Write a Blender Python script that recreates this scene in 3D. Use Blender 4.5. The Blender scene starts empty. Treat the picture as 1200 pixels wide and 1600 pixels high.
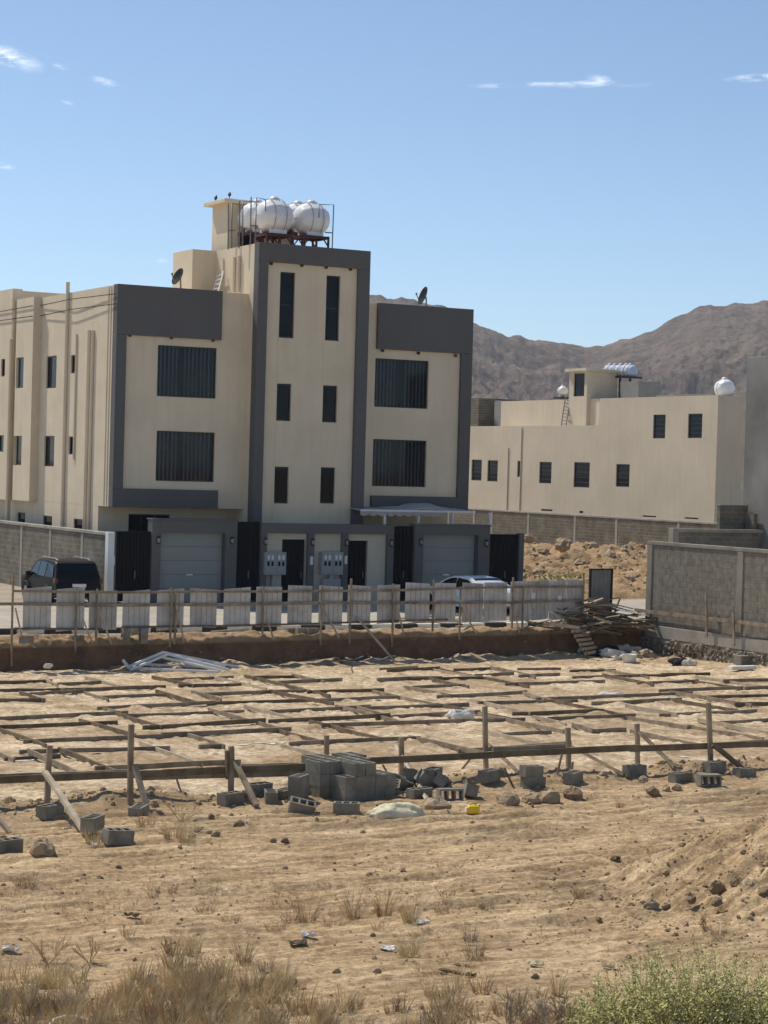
import bpy, math, random
import numpy as np
from mathutils import Vector, Matrix
random.seed(7); np.random.seed(7)
SC = bpy.context.scene
COL = SC.collection

# ------------------------------------------------------------------ camera
FPX = 3265.6
YAW, PIT, ROLL = math.radians(28.55), math.radians(1.21), math.radians(1.618)
CAMZ = 5.5
F_ = Vector((math.sin(YAW)*math.cos(PIT), math.cos(YAW)*math.cos(PIT), -math.sin(PIT)))
R0 = Vector((math.cos(YAW), -math.sin(YAW), 0)); U0 = R0.cross(F_)
R_ = math.cos(ROLL)*R0 + math.sin(ROLL)*U0
U_ = -math.sin(ROLL)*R0 + math.cos(ROLL)*U0
CP = Vector((0, 0, CAMZ))
camd = bpy.data.cameras.new('camera'); cam = bpy.data.objects.new('camera', camd); COL.objects.link(cam)
M = Matrix.Identity(4)
for i in range(3):
    M[i][0] = R_[i]; M[i][1] = U_[i]; M[i][2] = -F_[i]; M[i][3] = CP[i]
cam.matrix_world = M
camd.sensor_fit = 'VERTICAL'; camd.sensor_height = 36.0; camd.sensor_width = 27.0
camd.lens = FPX/1600*36.0
camd.clip_start = 0.5; camd.clip_end = 20000
SC.camera = cam

def ray(x, y): return F_ + R_*((x-600)/FPX) - U_*((y-800)/FPX)
def on(x, y, ax, val):
    d = ray(x, y); return CP + d*((val-CP[ax])/d[ax])
def PX(x, y, v): return on(x, y, 0, v)
def PY(x, y, v): return on(x, y, 1, v)
def PZ(x, y, v=0.0): return on(x, y, 2, v)

# ------------------------------------------------------------------ sky, sun, exposure
SUN = Vector((-0.34, 0.93, 1.42)).normalized()
EL = math.asin(SUN.z); AZ = math.atan2(SUN.x, SUN.y)      # azimuth measured from +Y towards +X
W = bpy.data.worlds.new('World'); SC.world = W; W.use_nodes = True
wn, wl = W.node_tree.nodes, W.node_tree.links
wn.clear()
wo = wn.new('ShaderNodeOutputWorld'); bg = wn.new('ShaderNodeBackground'); sky = wn.new('ShaderNodeTexSky')
sky.sky_type = 'NISHITA'; sky.sun_disc = False
sky.sun_elevation = EL; sky.sun_rotation = AZ
sky.air_density = 0.8; sky.dust_density = 1.3; sky.ozone_density = 2.4; sky.altitude = 2000
bg.inputs['Strength'].default_value = 0.122
wl.new(bg.outputs[0], wo.inputs[0])
# thin wisps of cloud, broken up by noise, at the places of the sky where they hang
tc = wn.new('ShaderNodeTexCoord')
def wmath(op, a, b=None, c=None, clamp=False):
    n = wn.new('ShaderNodeMath'); n.operation = op; n.use_clamp = clamp
    for k, v in enumerate((a, b, c)):
        if v is None: continue
        if hasattr(v, 'links'): wl.new(v, n.inputs[k])
        else: n.inputs[k].default_value = v
    return n.outputs[0]
def wvec(op, a, b):
    n = wn.new('ShaderNodeVectorMath'); n.operation = op
    for k, v in enumerate((a, b)):
        if hasattr(v, 'links'): wl.new(v, n.inputs[k])
        else: n.inputs[k].default_value = v
    return n
nz = wn.new('ShaderNodeTexNoise'); nz.inputs['Scale'].default_value = 85; nz.inputs['Detail'].default_value = 7; nz.inputs['Roughness'].default_value = 0.62
mp = wn.new('ShaderNodeMapping'); mp.inputs['Scale'].default_value = (1, 1, 3.4)
wl.new(tc.outputs['Generated'], mp.inputs[0]); wl.new(mp.outputs[0], nz.inputs['Vector'])
total = None
for (px, py, hw, hh, ang, st) in [(12, 88, 62, 17, -0.30, 1.0), (162, 127, 26, 7, -0.22, 0.85), (94, 104, 14, 5, -0.2, 0.45), (104, 160, 12, 4, -0.25, 0.5),
                                  (2, 258, 22, 6, -0.2, 0.8), (770, 134, 44, 4.5, 0.0, 0.45), (850, 132, 40, 5, 0.0, 0.75), (915, 131, 52, 7, 0.03, 0.85), (938, 123, 24, 8, -0.2, 0.6),
                                  (990, 133, 40, 4, 0.0, 0.25), (1185, 121, 55, 7, 0.03, 0.85), (252, 408, 12, 5, 0.0, 0.35)]:
    d = ray(px, py).normalized()
    dx = (R_*math.cos(ang)+U_*math.sin(ang)).normalized(); dy = (-R_*math.sin(ang)+U_*math.cos(ang)).normalized()
    a = wvec('DOT_PRODUCT', tc.outputs['Generated'], dx).outputs['Value']; b = wvec('DOT_PRODUCT', tc.outputs['Generated'], dy).outputs['Value']
    a = wmath('MULTIPLY', wmath('SUBTRACT', a, d.dot(dx)), FPX/hw); b = wmath('MULTIPLY', wmath('SUBTRACT', b, d.dot(dy)), FPX/hh)
    r2 = wmath('ADD', wmath('MULTIPLY', a, a), wmath('MULTIPLY', b, b))
    m = wmath('MULTIPLY', wmath('SUBTRACT', 1.0, wmath('SQRT', r2), clamp=True), st*.72)
    front = wvec('DOT_PRODUCT', tc.outputs['Generated'], d).outputs['Value']
    m = wmath('MULTIPLY', m, wmath('GREATER_THAN', front, 0.5))
    total = m if total is None else wmath('ADD', total, m)
cl = wmath('MULTIPLY', total, wmath('MULTIPLY', wmath('SUBTRACT', nz.outputs['Fac'], 0.40, clamp=True), 4.2), clamp=True)
mixw = wn.new('ShaderNodeMix'); mixw.data_type = 'RGBA'
tint = wn.new('ShaderNodeMix'); tint.data_type = 'RGBA'; tint.blend_type = 'MULTIPLY'; tint.inputs['Factor'].default_value = 1.0; wl.new(sky.outputs[0], tint.inputs['A']); tint.inputs['B'].default_value = (1.0, 1.0, .93, 1)      # even warm tint on the sky colour, serving as white balance
wl.new(cl, mixw.inputs['Factor']); wl.new(tint.outputs['Result'], mixw.inputs['A']); mixw.inputs['B'].default_value = (10.5, 10.6, 10.8, 1)
wl.new(mixw.outputs['Result'], bg.inputs['Color'])

sd = bpy.data.lights.new('sun', 'SUN'); sd.energy = 3.5; sd.angle = math.radians(0.53); sd.color = (1.0, 0.93, 0.82)
so = bpy.data.objects.new('sun', sd); COL.objects.link(so)
so.rotation_euler = (-SUN).to_track_quat('-Z', 'Y').to_euler(); so.location = (0, 0, 60)
HAZE = 0.00014
vs = SC.view_settings
vs.view_transform = 'Standard'; vs.look = 'None'; vs.exposure = 0.32; vs.gamma = 1.0; vs.use_curve_mapping = False
SC.cycles.max_bounces = 5; SC.cycles.diffuse_bounces = 3; SC.cycles.glossy_bounces = 2; SC.cycles.use_adaptive_sampling = True; SC.cycles.adaptive_threshold = .025; SC.cycles.transmission_bounces = 4; SC.cycles.transparent_max_bounces = 8
SC.cycles.sample_clamp_indirect = 4.0

# ------------------------------------------------------------------ materials
MATS = {}
def mat(name, col, rough=0.8, var=0.12, vscale=3.0, bump=0.0, bscale=40.0, metal=0.0, spec=0.3, col2=None, mix=0.5, bdist=0.01, stretch=None, coat=0.0, detail=6, obj=False):
    m = bpy.data.materials.new(name); m.use_nodes = True
    n, l = m.node_tree.nodes, m.node_tree.links
    p = n['Principled BSDF']; p.inputs['Roughness'].default_value = rough; p.inputs['Metallic'].default_value = metal
    p.inputs['Specular IOR Level'].default_value = spec
    if coat: p.inputs['Coat Weight'].default_value = coat
    g = n.new('ShaderNodeNewGeometry') if not obj else n.new('ShaderNodeTexCoord')
    vec = g.outputs['Position'] if not obj else g.outputs['Object']
    if stretch:
        mm = n.new('ShaderNodeMapping'); mm.inputs['Scale'].default_value = stretch; l.new(vec, mm.inputs[0]); vec = mm.outputs[0]
    t = n.new('ShaderNodeTexNoise'); t.inputs['Scale'].default_value = vscale; t.inputs['Detail'].default_value = detail; t.inputs['Roughness'].default_value = 0.6
    l.new(vec, t.inputs['Vector'])
    r = n.new('ShaderNodeValToRGB'); c2 = col2 or col
    lo = tuple(max(0, c*(1-var)) for c in col) + (1,); hi = tuple(min(1, c*(1+var)) for c in c2) + (1,)
    r.color_ramp.elements[0].position = 0.5-mix*0.5; r.color_ramp.elements[1].position = 0.5+mix*0.5
    r.color_ramp.elements[0].color = lo; r.color_ramp.elements[1].color = hi
    l.new(t.outputs['Fac'], r.inputs[0]); l.new(r.outputs[0], p.inputs['Base Color'])
    if bump:
        t2 = n.new('ShaderNodeTexNoise'); t2.inputs['Scale'].default_value = bscale; t2.inputs['Detail'].default_value = 5
        l.new(vec, t2.inputs['Vector'])
        b = n.new('ShaderNodeBump'); b.inputs['Strength'].default_value = bump; b.inputs['Distance'].default_value = bdist
        l.new(t2.outputs['Fac'], b.inputs['Height']); l.new(b.outputs[0], p.inputs['Normal'])
    MATS[name] = m
    return m
mat('plaster', (.68, .58, .43), .9, .06, .8, .35, 60, col2=(.71, .61, .455), bdist=.006, spec=.15)
mat('plaster_far', (.60, .52, .39), .9, .07, .35, .2, 30, col2=(.63, .545, .415), spec=.15)
mat('grey_paint', (.12, .116, .114), .7, .06, 1.2, .2, 60, spec=.25, bdist=.005)
mat('grey_wall', (.135, .128, .12), .75, .07, 1.2, .2, 60, spec=.25, bdist=.005)
mat('panel_cream', (.56, .49, .37), .85, .06, 1.5, .2, 60, spec=.2)
mat('dark_metal', (.006, .006, .008), .6, .2, 4, spec=.15)
mat('black_frame', (.012, .012, .014), .4, .1, 5, spec=.5)
mat('shutter_door', (.27, .275, .255), .5, .05, 1.5, spec=.35)
mat('white_paint', (.74, .73, .70), .6, .06, 2, spec=.3)
mat('tank_white', (.80, .80, .80), .42, .06, 1.2, .15, 6, spec=.4, bdist=.02)
mat('tank_strap', (.28, .24, .24), .7, .1, 4)
mat('tank_blue', (.50, .57, .66), .4, .08, 2, spec=.4)
mat('red_steel', (.085, .022, .02), .6, .25, 8, spec=.3)
mat('steel', (.20, .20, .21), .5, .15, 6, metal=.6)
mat('concrete', (.22, .20, .165), .92, .2, 1.1, .5, 18, col2=(.28, .26, .22), bdist=.02, spec=.12)
mat('concrete_light', (.31, .285, .24), .92, .16, 1.6, .5, 18, col2=(.37, .34, .29), bdist=.02, spec=.12)
mat('concrete_raw', (.20, .195, .18), .92, .2, .35, .4, 12, col2=(.28, .27, .25), bdist=.02, spec=.12)
mat('block', (.185, .17, .138), .95, .24, 4, .8, 90, col2=(.265, .245, .20), bdist=.008, spec=.1)
mat('wall_block', (.175, .158, .128), .95, .22, 3.5, .5, 50, col2=(.235, .213, .175), bdist=.006, spec=.1)
mat('mortar', (.185, .168, .137), .95, .2, 5, .5, 50, col2=(.235, .213, .175), bdist=.008, spec=.1)
mat('rubble_stone', (.20, .175, .135), .95, .3, 3, .8, 14, col2=(.30, .265, .21), bdist=.03, spec=.1)
mat('wood', (.21, .165, .115), .88, .35, 3, .6, 30, col2=(.31, .25, .18), bdist=.006, stretch=(1, 1, 1), spec=.15)
mat('wood_dark', (.135, .10, .065), .9, .35, 3, .6, 30, col2=(.20, .155, .10), bdist=.006, spec=.12)
mat('wood_pale', (.40, .32, .22), .88, .25, 3, .5, 30, col2=(.46, .385, .285), bdist=.006, spec=.15)
mat('sheet', (.48, .465, .435), .62, .14, 2.0, .1, 8, col2=(.56, .545, .51), spec=.3)
mat('sheet_worn', (.40, .38, .345), .7, .25, 1.6, .1, 8, col2=(.52, .50, .46), spec=.25)
mat('sheet_dark', (.25, .25, .235), .6, .15, 2.0, spec=.3)
mat('canopy', (.40, .39, .375), .7, .1, 1.5, spec=.2)
mat('rock', (.31, .235, .155), .93, .3, 4, .9, 25, col2=(.42, .33, .225), bdist=.03, spec=.1)
mat('rock_dark', (.17, .125, .08), .93, .3, 5, .9, 25, col2=(.25, .185, .12), bdist=.03, spec=.1)
mat('clod', (.32, .235, .145), .97, .3, 6, .9, 40, col2=(.44, .335, .215), bdist=.02, spec=.05)
mat('bag_white', (.66, .62, .54), .8, .2, 6, .7, 16, col2=(.72, .69, .62), bdist=.03)
mat('sack_cream', (.60, .54, .37), .85, .2, 7, .8, 22, col2=(.70, .65, .46), bdist=.02)
mat('yellow_plastic', (.72, .53, .03), .45, .12, 8, spec=.4)
mat('black_cloth', (.02, .02, .022), .8, .3, 6)
mat('car_black', (.008, .008, .009), .5, .05, 2, spec=.12, coat=.05)
mat('car_white', (.72, .73, .74), .25, .02, 2, spec=.5, coat=.6)
mat('rubber', (.015, .015, .015), .85, .1, 5)
mat('alloy', (.4, .4, .42), .35, .1, 5, metal=.8)
mat('lamp_red', (.10, .008, .01), .25, .1, 5, spec=.5)
mat('meter_grey', (.33, .33, .31), .55, .05, 3, spec=.35)
mat('kerb_white', (.68, .66, .61), .85, .12, 3, .3, 30)
mat('kerb_black', (.05, .05, .05), .85, .2, 3, .3, 30)
mat('straw', (.52, .40, .22), .85, .3, 7, col2=(.68, .54, .32), spec=.15)
mat('straw_brown', (.34, .24, .13), .85, .35, 7, col2=(.50, .37, .215), spec=.15)
mat('twig_grey', (.22, .175, .125), .88, .3, 7, col2=(.33, .27, .20), spec=.1)
mat('leaf_green', (.30, .31, .09), .75, .3, 9, col2=(.50, .49, .20), spec=.25)
mat('leaf_dark', (.11, .13, .04), .75, .3, 9, col2=(.18, .19, .07), spec=.25)
mat('bird', (.03, .03, .035), .7, .1, 9)
mat('slot_dark', (.02, .019, .018), .8, .2, 3)
mat('street_mat', (.36, .32, .26), .95, .14, .9, .5, 14, col2=(.44, .40, .33), bdist=.02, spec=.1)
mat('curtain', (.30, .30, .305), .85, .15, 2.0)
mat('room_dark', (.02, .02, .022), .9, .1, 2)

for nm in ('plaster', 'plaster_far', 'grey_paint', 'shutter_door', 'concrete_raw', 'panel_cream'):      # faint rain streaks and dust
    m = MATS[nm]; n, l = m.node_tree.nodes, m.node_tree.links; p = n['Principled BSDF']; src = p.inputs['Base Color'].links[0].from_socket
    g = n.new('ShaderNodeNewGeometry'); mm = n.new('ShaderNodeMapping'); mm.inputs['Scale'].default_value = (2.2, 2.2, .16); l.new(g.outputs['Position'], mm.inputs[0])
    t = n.new('ShaderNodeTexNoise'); t.inputs['Scale'].default_value = 1.6; t.inputs['Detail'].default_value = 7; t.inputs['Roughness'].default_value = .65; l.new(mm.outputs[0], t.inputs['Vector'])
    r = n.new('ShaderNodeValToRGB'); r.color_ramp.elements[0].position = .32; r.color_ramp.elements[0].color = (.74, .71, .66, 1); r.color_ramp.elements[1].position = .56; r.color_ramp.elements[1].color = (1.02, 1.02, 1.02, 1); l.new(t.outputs['Fac'], r.inputs[0])
    k = n.new('ShaderNodeMix'); k.data_type = 'RGBA'; k.blend_type = 'MULTIPLY'; k.inputs['Factor'].default_value = .2; l.new(src, k.inputs['A']); l.new(r.outputs[0], k.inputs['B']); l.new(k.outputs['Result'], p.inputs['Base Color'])

def glass_mat(name, tint, trans, rough=.03):
    m = bpy.data.materials.new(name); m.use_nodes = True
    n, l = m.node_tree.nodes, m.node_tree.links
    for q in list(n): n.remove(q)
    o = n.new('ShaderNodeOutputMaterial'); fr = n.new('ShaderNodeFresnel'); fr.inputs['IOR'].default_value = 1.22
    tr = n.new('ShaderNodeBsdfTransparent'); tr.inputs[0].default_value = tint + (1,)
    df = n.new('ShaderNodeBsdfDiffuse'); df.inputs[0].default_value = (.012, .014, .018, 1)
    gl = n.new('ShaderNodeBsdfGlossy'); gl.inputs['Roughness'].default_value = rough; gl.inputs[0].default_value = (.9, .94, 1, 1)
    m1 = n.new('ShaderNodeMixShader'); m1.inputs[0].default_value = trans
    l.new(df.outputs[0], m1.inputs[1]); l.new(tr.outputs[0], m1.inputs[2])
    m2 = n.new('ShaderNodeMixShader'); l.new(fr.outputs[0], m2.inputs[0]); l.new(m1.outputs[0], m2.inputs[1]); l.new(gl.outputs[0], m2.inputs[2])
    l.new(m2.outputs[0], o.inputs[0]); MATS[name] = m
glass_mat('glass_curtain', (.74, .77, .80), .95)
glass_mat('glass_dark', (.2, .2, .22), .3)
glass_mat('glass_car', (.1, .1, .1), .2)

# block-course material for the far boundary walls, whose single blocks are below the size one can pick apart
def course_mat(name, c1, c2, cm, axis):
    m = bpy.data.materials.new(name); m.use_nodes = True
    n, l = m.node_tree.nodes, m.node_tree.links; p = n['Principled BSDF']; p.inputs['Roughness'].default_value = .95; p.inputs['Specular IOR Level'].default_value = .1
    g = n.new('ShaderNodeNewGeometry'); s = n.new('ShaderNodeSeparateXYZ'); l.new(g.outputs['Position'], s.inputs[0])
    c = n.new('ShaderNodeCombineXYZ'); l.new(s.outputs[axis], c.inputs[0]); l.new(s.outputs[2], c.inputs[1])
    b = n.new('ShaderNodeTexBrick'); b.inputs['Color1'].default_value = c1+(1,); b.inputs['Color2'].default_value = c2+(1,); b.inputs['Mortar'].default_value = cm+(1,)
    b.inputs['Scale'].default_value = 1.0; b.inputs['Brick Width'].default_value = .42; b.inputs['Row Height'].default_value = .21; b.inputs['Mortar Size'].default_value = .018; b.inputs['Bias'].default_value = 0
    l.new(c.outputs[0], b.inputs['Vector'])
    t = n.new('ShaderNodeTexNoise'); t.inputs['Scale'].default_value = 1.3; t.inputs['Detail'].default_value = 6; l.new(g.outputs['Position'], t.inputs['Vector'])
    mx = n.new('ShaderNodeMix'); mx.data_type = 'RGBA'; mx.blend_type = 'MULTIPLY'; mx.inputs['Factor'].default_value = .55
    rp = n.new('ShaderNodeValToRGB'); rp.color_ramp.elements[0].position = .3; rp.color_ramp.elements[0].color = (.45, .43, .4, 1); rp.color_ramp.elements[1].position = .7; rp.color_ramp.elements[1].color = (1.25, 1.22, 1.15, 1)
    l.new(t.outputs['Fac'], rp.inputs[0]); l.new(b.outputs['Color'], mx.inputs['A']); l.new(rp.outputs[0], mx.inputs['B']); l.new(mx.outputs['Result'], p.inputs['Base Color'])
    bp = n.new('ShaderNodeBump'); bp.inputs['Strength'].default_value = .6; bp.inputs['Distance'].default_value = .02; bp.invert = True
    l.new(b.outputs['Fac'], bp.inputs['Height']); l.new(bp.outputs[0], p.inputs['Normal'])
    MATS[name] = m
course_mat('courses_y', (.17, .155, .125), (.225, .205, .17), (.26, .24, .20), 1)
course_mat('courses_x', (.17, .155, .125), (.225, .205, .17), (.26, .24, .20), 0)
course_mat('courses_brown', (.15, .13, .10), (.195, .17, .13), (.25, .225, .18), 1)

# ------------------------------------------------------------------ mesh helpers
class MB:
    def __init__(s): s.v = []; s.f = []; s.sm = []
    def add(s, vs, fs, smooth=False):
        b = len(s.v); s.v += [tuple(q) for q in vs]
        for f in fs: s.f.append(tuple(i+b for i in f)); s.sm.append(smooth)
        return s
    def box(s, x0, x1, y0, y1, z0, z1):
        if x0 > x1: x0, x1 = x1, x0
        if y0 > y1: y0, y1 = y1, y0
        if z0 > z1: z0, z1 = z1, z0
        return s.add([(x0,y0,z0),(x1,y0,z0),(x1,y1,z0),(x0,y1,z0),(x0,y0,z1),(x1,y0,z1),(x1,y1,z1),(x0,y1,z1)],
                     [(0,3,2,1),(4,5,6,7),(0,1,5,4),(1,2,6,5),(2,3,7,6),(3,0,4,7)])
    def beam(s, a, b, w, h, up=(0,0,1), jit=0.0):
        a = Vector(a); b = Vector(b); d = (b-a).normalized(); u = Vector(up)
        if abs(d.dot(u)) > .98: u = Vector((0, 1, 0))
        r = d.cross(u).normalized(); u = r.cross(d).normalized()
        n = 1 if not jit else 3
        vs = []; fs = []
        for k in range(n+1):
            c = a.lerp(b, k/n)
            if jit and 0 < k < n: c = c + r*random.uniform(-jit, jit) + u*random.uniform(-jit, jit)
            for (i, j) in ((-1,-1),(1,-1),(1,1),(-1,1)): vs.append(c + r*(i*w/2) + u*(j*h/2))
        for k in range(n):
            o = 4*k
            for q in range(4): fs.append((o+q, o+(q+1)%4, o+4+(q+1)%4, o+4+q))
        fs.append((3,2,1,0)); o = 4*n; fs.append((o,o+1,o+2,o+3))
        return s.add(vs, fs)
    def tube(s, pts, r, n=8, r2=None, cap=True):
        pts = [Vector(p) for p in pts]; vs = []; fs = []; m = len(pts)
        pu = None
        for k, p in enumerate(pts):
            d = (pts[min(k+1, m-1)]-pts[max(k-1, 0)]).normalized()
            u = Vector((0,0,1)) if abs(d.z) < .95 else Vector((0,1,0))
            if pu is not None and abs(pu.dot(d)) < .9: u = pu
            x = d.cross(u).normalized(); y = x.cross(d).normalized(); pu = y
            rr = r if r2 is None else r+(r2-r)*k/(m-1)
            for i in range(n):
                t = 2*math.pi*i/n; vs.append(p + x*(rr*math.cos(t)) + y*(rr*math.sin(t)))
        for k in range(m-1):
            for i in range(n): fs.append((k*n+i, k*n+(i+1)%n, (k+1)*n+(i+1)%n, (k+1)*n+i))
        s.add(vs, fs, True)
        if cap: s.add([vs[i] for i in range(n)][::-1], [tuple(range(n))]); s.add(vs[-n:], [tuple(range(n))])
        return s
    def lathe(s, prof, c=(0,0,0), n=24, axis='z', ell=(1,1)):
        vs = []; fs = []; m = len(prof)
        for (r, z) in prof:
            for i in range(n):
                t = 2*math.pi*i/n; a, b = r*math.cos(t)*ell[0], r*math.sin(t)*ell[1]
                q = {'z': (a, b, z), 'y': (a, z, b), 'x': (z, a, b)}[axis]
                vs.append((c[0]+q[0], c[1]+q[1], c[2]+q[2]))
        for k in range(m-1):
            for i in range(n): fs.append((k*n+i, k*n+(i+1)%n, (k+1)*n+(i+1)%n, (k+1)*n+i))
        return s.add(vs, fs, True)
    def prism(s, poly, fn0, fn1):
        n = len(poly); vs = [fn0(p) for p in poly]+[fn1(p) for p in poly]
        fs = [tuple(range(n))[::-1], tuple(range(n, 2*n))]+[(i, (i+1)%n, n+(i+1)%n, n+i) for i in range(n)]
        return s.add(vs, fs)
    def build(s, name, m, parent=None, bevel=0, local=False):
        me = bpy.data.meshes.new(name)
        off = Vector((0,0,0)) if (parent is None or local) else WL[parent.name]
        if off.length: vv = [(a-off.x, b-off.y, c-off.z) for (a, b, c) in s.v]
        else: vv = s.v
        me.from_pydata(vv, [], s.f); me.update()
        if any(s.sm): me.polygons.foreach_set('use_smooth', s.sm)
        me.materials.append(MATS[m])
        o = bpy.data.objects.new(name, me); COL.objects.link(o)
        if parent is not None: o.parent = parent
        WL[o.name] = off.copy()
        if bevel:
            b = o.modifiers.new('bevel', 'BEVEL'); b.width = bevel; b.segments = 2; b.limit_method = 'ANGLE'
        return o
WL = {}
def thing(name, loc, label, cat, group=None, rz=0.0):
    o = bpy.data.objects.new(name, None); COL.objects.link(o); o.location = loc; o.rotation_euler[2] = rz
    o.empty_display_size = .2
    WL[o.name] = Vector(loc)
    o['label'] = label; o['category'] = cat
    if group: o['group'] = group
    return o
def tag(o, label=None, cat=None, group=None, kind=None):
    if label: o['label'] = label
    if cat: o['category'] = cat
    if group: o['group'] = group
    if kind: o['kind'] = kind
    return o
def place(o, loc, rot=(0,0,0), sc=(1,1,1)):
    o.location = loc; o.rotation_euler = rot; o.scale = sc; return o
def inst(src, name, parent=None, loc=(0,0,0), rot=(0,0,0), sc=(1,1,1), material=None):
    o = bpy.data.objects.new(name, src.data); COL.objects.link(o)
    if parent is not None: o.parent = parent
    return place(o, loc, rot, sc)
def sheet_holes(mb, axis, plane, a0, a1, z0, z1, holes, depth):
    """a wall face (axis 'y': faces -Y at y=plane, spans x; 'x': faces -X) with rectangular openings and their reveals"""
    As = sorted({a0, a1} | {h[0] for h in holes} | {h[1] for h in holes}); Zs = sorted({z0, z1} | {h[2] for h in holes} | {h[3] for h in holes})
    P = (lambda a, d, z: (a, plane+d, z)) if axis == 'y' else (lambda a, d, z: (plane+d, a, z))
    fl = axis == 'x'
    def q(vs): mb.add(vs[::-1] if fl else vs, [(0,1,2,3)])
    for i in range(len(As)-1):
        for j in range(len(Zs)-1):
            ca, cz = (As[i]+As[i+1])/2, (Zs[j]+Zs[j+1])/2
            if any(h[0] < ca < h[1] and h[2] < cz < h[3] for h in holes): continue
            q([P(As[i],0,Zs[j]), P(As[i+1],0,Zs[j]), P(As[i+1],0,Zs[j+1]), P(As[i],0,Zs[j+1])])
    for (b0, b1, c0, c1) in holes:
        q([P(b0,0,c0), P(b0,depth,c0), P(b1,depth,c0), P(b1,0,c0)]); q([P(b0,0,c1), P(b1,0,c1), P(b1,depth,c1), P(b0,depth,c1)])
        q([P(b0,0,c0), P(b0,0,c1), P(b0,depth,c1), P(b0,depth,c0)]); q([P(b1,0,c0), P(b1,depth,c0), P(b1,depth,c1), P(b1,0,c1)])
def shell(x0, x1, y0, y1, z0, z1, hy=(), hx=(), depth=.22, mb=None):
    mb = mb or MB()
    sheet_holes(mb, 'y', y0, x0, x1, z0, z1, list(hy), depth); sheet_holes(mb, 'x', x0, y0, y1, z0, z1, list(hx), depth)
    mb.add([(x1,y0,z0),(x1,y1,z0),(x1,y1,z1),(x1,y0,z1)], [(0,1,2,3)]); mb.add([(x0,y1,z0),(x0,y1,z1),(x1,y1,z1),(x1,y1,z0)], [(0,1,2,3)])
    mb.add([(x0,y0,z1),(x1,y0,z1),(x1,y1,z1),(x0,y1,z1)], [(0,1,2,3)]); mb.add([(x0,y0,z0),(x0,y1,z0),(x1,y1,z0),(x1,y0,z0)], [(0,1,2,3)])
    return mb
def window(parent, axis, plane, h, style='dark', mull=0, bars=0, depth=.16):
    """frame in the opening h, set back by depth; pane and curtain are its sub-parts"""
    a0, a1, z0, z1 = h; w = .055
    B = (lambda mb, a, b, d0, d1, c, d: mb.box(a, b, plane+d0, plane+d1, c, d)) if axis == 'y' else (lambda mb, a, b, d0, d1, c, d: mb.box(plane+d0, plane+d1, a, b, c, d))
    fr = MB(); e = .004
    B(fr, a0+e, a0+w, depth-.06, depth, z0+e, z1-e); B(fr, a1-w, a1-e, depth-.06, depth, z0+e, z1-e)
    B(fr, a0+w, a1-w, depth-.06, depth, z0+e, z0+w); B(fr, a0+w, a1-w, depth-.06, depth, z1-w, z1-e)
    for k in range(mull):
        c = a0+(a1-a0)*(k+1)/(mull+1); B(fr, c-.022, c+.022, depth-.055, depth, z0+w, z1-w)
    for k in range(bars):
        c = z0+(z1-z0)*(k+1)/(bars+1); B(fr, a0+w, a1-w, depth-.055, depth, c-.02, c+.02)
    f = fr.build('window', 'black_frame', parent)
    WL[f.name] = WL[parent.name]
    g = MB(); B(g, a0+w, a1-w, depth-.03, depth-.022, z0+w, z1-w)
    g.build('pane', 'glass_curtain' if style == 'curtain' else 'glass_dark', f)
    if style == 'curtain':
        c = MB(); a = a0+.02; per = .175; gap = a0+(a1-a0)*random.uniform(.40, .56)      # hanging vertical blinds, some drawn apart
        while a < a1-.08:
            w_ = .115 if abs(a-gap) > .16 else .05
            d0, d1 = depth+.05+random.uniform(0, .02), depth+.12+random.uniform(0, .02)
            vs = []
            for q in range(5):
                u_ = q/4; dd_ = d0+(d1-d0)*u_-.02*math.sin(u_*math.pi); ax_ = a+w_*u_
                p = (ax_, plane+dd_) if axis == 'y' else (plane+dd_, ax_)
                vs += [(p[0], p[1], z0-.05), (p[0], p[1], z1+.05)]
            c.add(vs, [(2*q, 2*q+2, 2*q+3, 2*q+1) for q in range(4)], True); a += per*random.uniform(.93, 1.07)
        c.build('blinds', 'curtain', f)
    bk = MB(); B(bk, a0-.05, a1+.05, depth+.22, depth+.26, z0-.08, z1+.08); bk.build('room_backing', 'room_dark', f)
    return f

# ------------------------------------------------------------------ noise for the terrain
def _h(ix, iy, s):
    n = (ix.astype(np.int64)*374761393 + iy.astype(np.int64)*668265263 + s*1274126177) & 0xffffffff
    n = ((n ^ (n >> 13))*1274126177) & 0xffffffff
    return ((n ^ (n >> 16)) & 0xffff)/65535.0
def vnoise(x, y, s=0):
    ix, iy = np.floor(x), np.floor(y); fx, fy = x-ix, y-iy
    ux, uy = fx*fx*fx*(fx*(fx*6-15)+10), fy*fy*fy*(fy*(fy*6-15)+10)
    a, b, c, d = _h(ix, iy, s), _h(ix+1, iy, s), _h(ix, iy+1, s), _h(ix+1, iy+1, s)
    return (a*(1-ux)+b*ux)*(1-uy)+(c*(1-ux)+d*ux)*uy - .5
def fbm(x, y, o=4, s=0, g=.5):
    t = 0; a = 1.0
    for k in range(o): t = t+a*vnoise(x, y, s+17*k); x = x*2.03+11.3; y = y*2.03+5.7; a *= g
    return t
def sstep(a, b, x):
    t = np.clip((x-a)/(b-a), 0, 1); return t*t*(3-2*t)
PIT_Y0, PIT_Y1, PIT_D, WALLX = 31.9, 59.6, .90, 44.6
def bank_y(X): return 59.55+.09*(X-20)
HEAP = PZ(1300, 1400); 
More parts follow.
